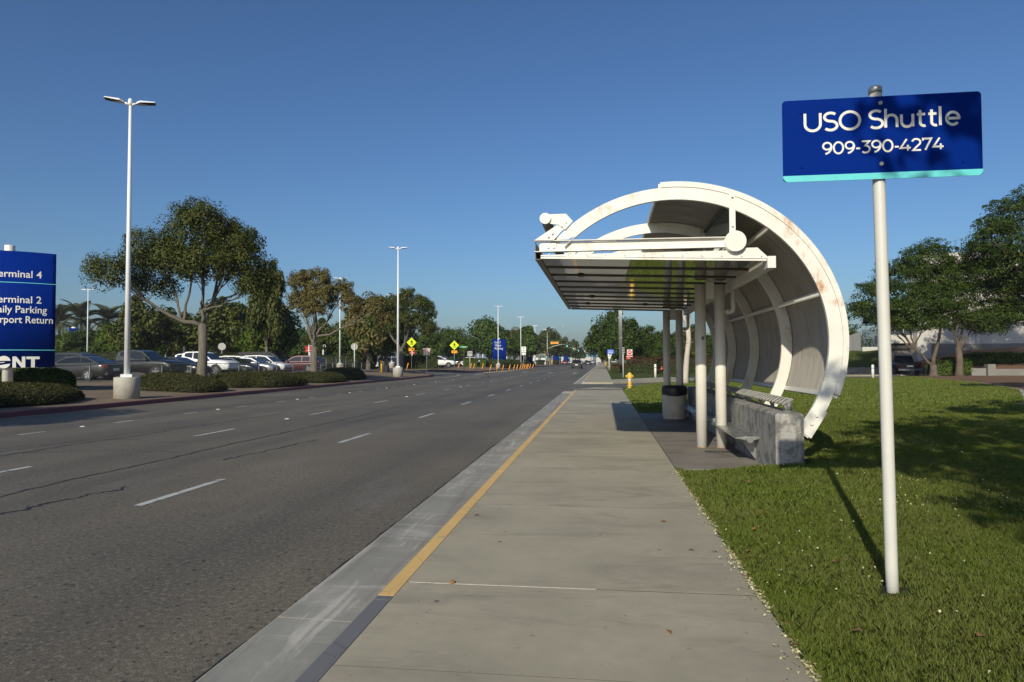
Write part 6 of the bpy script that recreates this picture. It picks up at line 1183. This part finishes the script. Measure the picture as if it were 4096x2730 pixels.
for i, (x, y, w_, h, m, lab) in enumerate([(-30, 700, 40, 12, STUC, 'far pale building beyond the footbridge'), (5, 640, 22, 11, STUC, 'far white flat roofed building right of the footbridge'), (-70, 620, 50, 8, GCON, 'far grey building left of the footbridge')]):
    b = thing('distant_building', lab, 'building', (x, y, 0), 0, 'buildings beyond the footbridge'); MB().box(-w_/2, w_/2, 0, 20, 0, h).build('wall', m, b); MB().box(-w_/2-.3, w_/2+.3, -.3, 20.3, h, h+.6).build('roof_edge', SEAM, b)
    for k in range(8): MB().box(-w_/2+w_/8*k+.4, -w_/2+w_/8*(k+1)-.4, -.12, .0, h*.45, h*.8).build('window', WINB, b)
for i, (x, y, lab) in enumerate(((-23.5, 240, 'pale utility cabinet left of the crossing sign lamp'), (-22.5, 262, 'second pale utility cabinet right of the crossing sign lamp'))):
    o = thing('utility_cabinet', lab, 'cabinet', (x, y, .3), 0, 'utility cabinets'); MB().box(-1, 1, -.6, .6, 0, 2.3, .1).build('cabinet_body', plain('cabinet_pale', (.55, .62, .55), .6), o); MB().box(-.9, -.02, -.62, -.605, .2, 2.1).build('door', plain('cabinet_pale', (.55, .62, .55)), o); MB().box(.02, .9, -.62, -.605, .2, 2.1).build('door', plain('cabinet_pale', (.55, .62, .55)), o)
# ================================================================ walking person with suitcase
def m_person():
    t = NT('person_clothes'); z = t.n('SeparateXYZ'); t.l(t.n('TexCoord').outputs['Object'], z.inputs[0])
    c = t.ramp(t.math('DIVIDE', z.outputs[2], 1.8), [(0, (.5, .48, .45)), (.045, (.012, .012, .014)), (.50, (.012, .012, .014)), (.51, (.014, .014, .016)), (.815, (.014, .014, .016)), (.83, (.35, .2, .14))], 'CONSTANT')
    t.set(c, .75); return t.m
SKIN = plain('skin', (.36, .21, .15), .5)
pr = thing('person', 'person in black clothes walking with a white bag and a dark suitcase', 'person', (-22.3, 66.7, .43), R(-15), None); obj('body', PERSON, m_person(), pr)
for s, (x, y, z), rr in ((1, (.255, -.04, .85), 0), (-1, (-.24, .16, .88), PI)): h = obj('hand', HAND if s == 1 else HAND.copy(), SKIN, pr); h.location = (x, y, z); h.rotation_euler = (0, 0, rr)
MB().lathe([(.02, 1.53), (.088, 1.56), (.10, 1.66), (.09, 1.74), (.05, 1.775), (.01, 1.78)], (0, .03, 0), 14).build('hair', plain('hair_black', (.01, .009, .008), .6), pr)
fc = MB(); fc.cyl((-.03, -.098, 1.645), (-.03, -.108, 1.645), .011, n=6); fc.cyl((.03, -.098, 1.645), (.03, -.108, 1.645), .011, n=6); fc.build('eyes', SBLK, pr); MB().cyl((0, -.10, 1.60), (0, -.125, 1.612), .012, .008, 6).build('nose', SKIN, pr); MB().box(-.022, .022, -.106, -.094, 1.562, 1.57).build('mouth', plain('lips', (.3, .1, .09)), pr)
bg_ = thing('shoulder_bag', 'white shoulder bag carried by the walking person', 'bag', (-22.55, 66.7, .43)); MB().add([(-.06, -.05, 1.05), (.02, -.05, 1.05), (.10, -.08, .62), (-.20, -.08, .55), (-.06, .1, 1.05), (.02, .1, 1.05), (.10, .14, .62), (-.20, .14, .55)], [(0, 1, 2, 3), (4, 5, 6, 7), (0, 1, 5, 4), (1, 2, 6, 5), (2, 3, 7, 6), (3, 0, 4, 7)]).build('bag_body', SWHITE, bg_); MB().tube([(-.02, .02, 1.05), (.1, .02, 1.36), (.2, .02, 1.4)], .012, 6).build('strap', SWHITE, bg_)
sc_ = thing('suitcase', 'dark wheeled suitcase pulled by the walking person', 'suitcase', (-21.75, 67.0, .43), R(-15)); MB().box(-.24, .24, -.15, .15, .06, .72, .05).build('shell', plain('suitcase_shell', (.02, .022, .03), .45), sc_); MB().tube([(-.12, .1, .7), (-.12, .1, .95), (.12, .1, .95), (.12, .1, .7)], .012, 6).build('pull_handle', DKSTEEL, sc_)
for x in (-.2, .2): MB().cyl((x-.02, .1, .03), (x+.02, .1, .03), .03, n=8).build('wheel', BLKR, sc_)
# ================================================================ fallen leaves and petals
DRY = foliage('dry_leaf', [(.16, .06, .03), (.24, .11, .05), (.30, .17, .09)], trans=.05); DRY2 = foliage('dry_leaf_orange', [(.30, .12, .03), (.36, .17, .05)], trans=.05)
def leaf_mesh(seed):
    r = random.Random(seed); n = 7; v = []
    for i in range(n+1):
        t = i/n; w_ = .32*math.sin(PI*min(1, t*1.02))**.8*(1.1-.5*t); z = .12*math.sin(PI*t)*r.uniform(.6, 1.2); v += [(t-.5, -w_, z+.14*w_), (t-.5, 0, z), (t-.5, w_, z+.14*w_)]
    m = MB().add(v, [(3*i+k, 3*i+3+k, 3*i+4+k, 3*i+1+k) for i in range(n) for k in (0, 1)], True); m.tube([(.5, 0, .0), (.62, .02, .02), (.78, .06, 0)], .012, 4); return m.mesh('fallen_leaf')
LM = [leaf_mesh(i) for i in range(4)]
for i, m in enumerate(LM): m.materials.append(DRY if i else DRY2)
LEAVES = [(-.93, 4.17, .135, .055, 0, 'orange leaf'), (.32, 3.55, .133, .05, 1, ''), (.98, 4.93, .18, .085, 2, ''), (.62, 5.08, .135, .05, 3, ''), (.5, 5.95, .135, .05, 1, ''), (.78, 5.05, .135, .045, 2, ''), (.88, 4.45, .15, .055, 0, ''), (.93, 3.7, .15, .05, 3, ''), (.9, 3.42, .15, .055, 1, ''), (-1.12, 6.0, .135, .05, 2, ''), (-1.42, 4.05, .01, .05, 3, ''), (-1.4, 3.75, .01, .05, 1, ''),
          (1.9, 6.2, .25, .06, 2, ''), (1.35, 6.0, .22, .05, 0, ''), (2.3, 5.2, .26, .05, 3, ''), (1.5, 7.4, .24, .05, 1, ''), (2.0, 7.6, .26, .05, 2, ''), (2.7, 6.4, .26, .05, 1, ''), (1.2, 3.5, .2, .06, 2, ''), (1.7, 3.4, .24, .06, 3, ''), (2.1, 3.9, .25, .05, 1, ''), (1.45, 4.6, .22, .05, 3, ''), (2.6, 4.6, .26, .05, 2, ''), (1.15, 5.5, .2, .05, 0, ''), (2.2, 4.5, .25, .055, 1, '')]
LEAFLAB = ['orange brown dry leaf lying beside the pale walk joint', 'brown leaf lying alone on the nearest walk slab', 'large curled brown leaf standing at the grass edge', 'brown leaf on the walk just left of the large curled leaf', 'lone brown leaf farther up the middle of the walk', 'small brown leaf at the walk edge beside the petals', 'orange leaf on the walk edge below the large curled leaf', 'brown leaf among petals at the walk edge, second lowest', 'brown leaf among petals at the walk edge, lowest', 'brown leaf on the yellow kerb', 'brown leaf in the gutter beside the yellow kerb end', 'brown leaf in the gutter at the pale joint', 'brown leaf in the grass left of the pole shadow', 'orange leaf in the grass near the walk, middle of the lawn', 'brown leaf in the grass right of the pole shadow', 'brown leaf in the grass close to the shelter pad', 'brown leaf in the grass just below the sign shadow', 'brown leaf in the shaded grass right of the pole', 'brown leaf in the grass at the lower frame edge by the walk', 'brown leaf in the grass at the lower frame edge, second from the walk', 'brown leaf in the grass just right of the pole foot', 'brown leaf in the grass left of the pole foot', 'brown leaf in the grass right of the pole, half way up the shadow', 'orange leaf in the grass fringe near the large curled leaf', 'brown leaf in the grass behind the pole foot']
for i, (x, y, z, s, k, _) in enumerate(LEAVES):
    o = obj('fallen_leaf', LM[k]); o.location = (x, y, z); o.scale = (s,)*3; o.rotation_euler = (random.uniform(-.25, .25), random.uniform(-.25, .25), random.uniform(0, 6.28))
    tag(o, LEAFLAB[i], 'leaf', 'dry fallen leaves')
rng = np.random.default_rng(77)
PET = foliage('pale_petal', [(.42, .38, .20), (.52, .48, .28), (.60, .56, .36)], trans=.1)
n1 = 2600; y1 = 2.4+rng.uniform(0, 1, n1)**1.3*8.0; y1 = np.where(y1 > 8.7, rng.uniform(2.6, 8.7, n1), y1); x1 = .893+rng.normal(0, .014, n1)-np.where(rng.uniform(size=n1) < .06, rng.uniform(0, .12, n1), 0); keep = (np.sin(y1*3.1)+np.sin(y1*7.7+1)+rng.normal(0, .8, n1)) > -.9; P1 = np.stack([x1, y1, .136+rng.uniform(0, .014, n1)], -1)[keep]
n2 = 2600; x2 = rng.uniform(.95, 6, n2); y2 = rng.uniform(2.2, 12, n2); dens = np.sin(x2*2.1+y2*1.1)+np.sin(y2*1.7-x2)+rng.normal(0, .7, n2); k2 = (dens > .2) & ~((x2 < 2.55) & (y2 > 8.5)); P2 = np.stack([x2, y2, hlawn(x2, y2)+rng.uniform(.03, .05, n2)], -1)[k2]
P = np.concatenate([P1, P2]); V, F = cards(P, np.array([0, 0, 1.])+rng.normal(size=(len(P), 3))*.6, .0155, .8, rng, .3); o = obj('fallen_petals', npmesh('fallen_petals', V, F, PET)); o['kind'] = 'stuff'; o['label'] = 'pale yellow fallen petals along the walk edge and in the grass'; o['category'] = 'petals'
n3 = 420; x3 = -.2+rng.uniform(-1, 1.05, n3); y3 = rng.uniform(2.6, 14, n3); P3 = np.stack([x3, y3, np.full(n3, .1345)], -1); V, F = cards(P3, np.array([0, 0, 1.])+rng.normal(size=(n3, 3))*.15, .014, .35, rng, .05); o = obj('leaf_litter', npmesh('leaf_litter', V, F, DRY)); o['kind'] = 'stuff'; o['label'] = 'tiny dry leaf bits scattered on the walk'; o['category'] = 'litter'
# ================================================================ grass blades
def inpoly(x, y, poly):
    c = np.zeros(len(x), bool); j = len(poly)-1
    for i in range(len(poly)):
        (xi, yi), (xj, yj) = poly[i], poly[j]; c ^= ((yi > y) != (yj > y)) & (x < (xj-xi)*(y-yi)/(yj-yi+1e-12)+xi); j = i
    return c
BLADE = foliage('grass_blade', [(.062, .098, .010), (.108, .165, .018), (.135, .19, .024), (.165, .225, .03), (.175, .23, .035), (.24, .225, .08)], rough=.5, trans=.35, patch=.9)
def blades(x, y, z, h, wd, rng):
    n = len(x); a = rng.uniform(0, 2*PI, n); ln = h*rng.uniform(.25, .9, n); hh = h*rng.uniform(.55, 1.15, n); b = rng.uniform(0, 2*PI, n)
    dx, dy = np.cos(a)*ln, np.sin(a)*ln; wx, wy = np.cos(b)*wd*.5, np.sin(b)*wd*.5; base = np.stack([x, y, z], -1); W = np.stack([wx, wy, np.zeros(n)], -1)
    mid = base+np.stack([dx*.35, dy*.35, hh*.62], -1); tip = base+np.stack([dx, dy, hh], -1)
    V = np.stack([base-W, base+W, mid+W*.7, tip, mid-W*.7], 1).reshape(-1, 3); return V
def grass(name, zone, dens, h, wd, seed, hf, label, clump=.0):
    rng = np.random.default_rng(seed); x0, x1, y0, y1 = zone; n = int((x1-x0)*(y1-y0)*dens); x = rng.uniform(x0, x1, n); y = rng.uniform(y0, y1, n); return x, y, rng
def lawn_part(name, zone, dens, h, wd, seed, mask, label):
    x, y, rng = grass(name, zone, dens, h, wd, seed, None, label); k = mask(x, y); x, y = x[k], y[k]; p = np.sin(x*3.3+np.sin(y*2.1))*np.sin(y*2.7+np.sin(x*1.9)); hv = h*(1+.32*p+.3*np.sin(x*9+y*3)*np.sin(y*8-x*4)); V = blades(x, y, hlawn(x, y) if y.max() < 20.5 else np.full(len(x), .128), hv, wd, rng)
    F = np.arange(len(V)).reshape(-1, 5); o = obj(name, npmesh(name, V, F, BLADE)); o['kind'] = 'stuff'; o['label'] = label; o['category'] = 'grass'
vis = lambda x, y: (x < .60*y+.6)
nopad = lambda x, y: ((x-1.6)**2+(y-4.1)**2 > (.075+.06*np.abs(np.sin(np.arctan2(y-4.1, x-1.6)*2.5+1)))**2) & ~((x < 2.53) & (y > 8.86-.10*np.clip((x-.9)/.5, 0, 1)+.0) & (y < 18.2))
lawn_part('lawn_grass', (.905, 5.2, 2.2, 6.2), 16000, .040, .0032, 1, lambda x, y: vis(x, y) & nopad(x, y), 'short green grass of the near lawn around the sign pole')
lawn_part('lawn_grass', (.905, 8.2, 6.2, 12.5), 7000, .043, .0050, 2, lambda x, y: vis(x, y) & nopad(x, y), 'short green grass of the lawn beside the shelter')
lawn_part('lawn_grass', (.905, 12.5, 12.5, 20.2), 2300, .05, .009, 3, lambda x, y: vis(x, y) & nopad(x, y), 'short green grass of the lawn behind the shelter wall')
lawn_part('lawn_grass', (.905, 24, 20, 57), 330, .07, .03, 4, lambda x, y: vis(x, y) & inpoly(x, y, LAWN2), 'short green grass of the far lawn up to the driveway')
edge = np.random.default_rng(9); ye = edge.uniform(2.2, 8.8, 9000); xe = .90+np.abs(edge.normal(0, .022, 9000)); V = blades(xe, ye, np.full(9000, .12), np.full(9000, .045), .0034, edge); o = obj('edge_grass', npmesh('edge_grass', V, np.arange(len(V)).reshape(-1, 5), BLADE)); o['kind'] = 'stuff'; o['label'] = 'grass fringe hanging over the walk edge'; o['category'] = 'grass'

# ================================================================ air
hm = bpy.data.materials.new('haze_air'); hm.use_nodes = True; ht_ = hm.node_tree; ht_.nodes.remove(ht_.nodes['Principled BSDF'])
pv = ht_.nodes.new('ShaderNodeVolumePrincipled'); pv.inputs['Color'].default_value = (.80, .84, .90, 1); pv.inputs['Density'].default_value = .0003; pv.inputs['Anisotropy'].default_value = .2
ht_.links.new(pv.outputs[0], ht_.nodes['Material Output'].inputs['Volume'])
hz = MB().box(-2600, 2600, -320, 5100, -1.1, 18).build('haze', hm); hz['kind'] = 'stuff'; hz['label'] = 'thin pale haze in the air'; hz['category'] = 'haze'
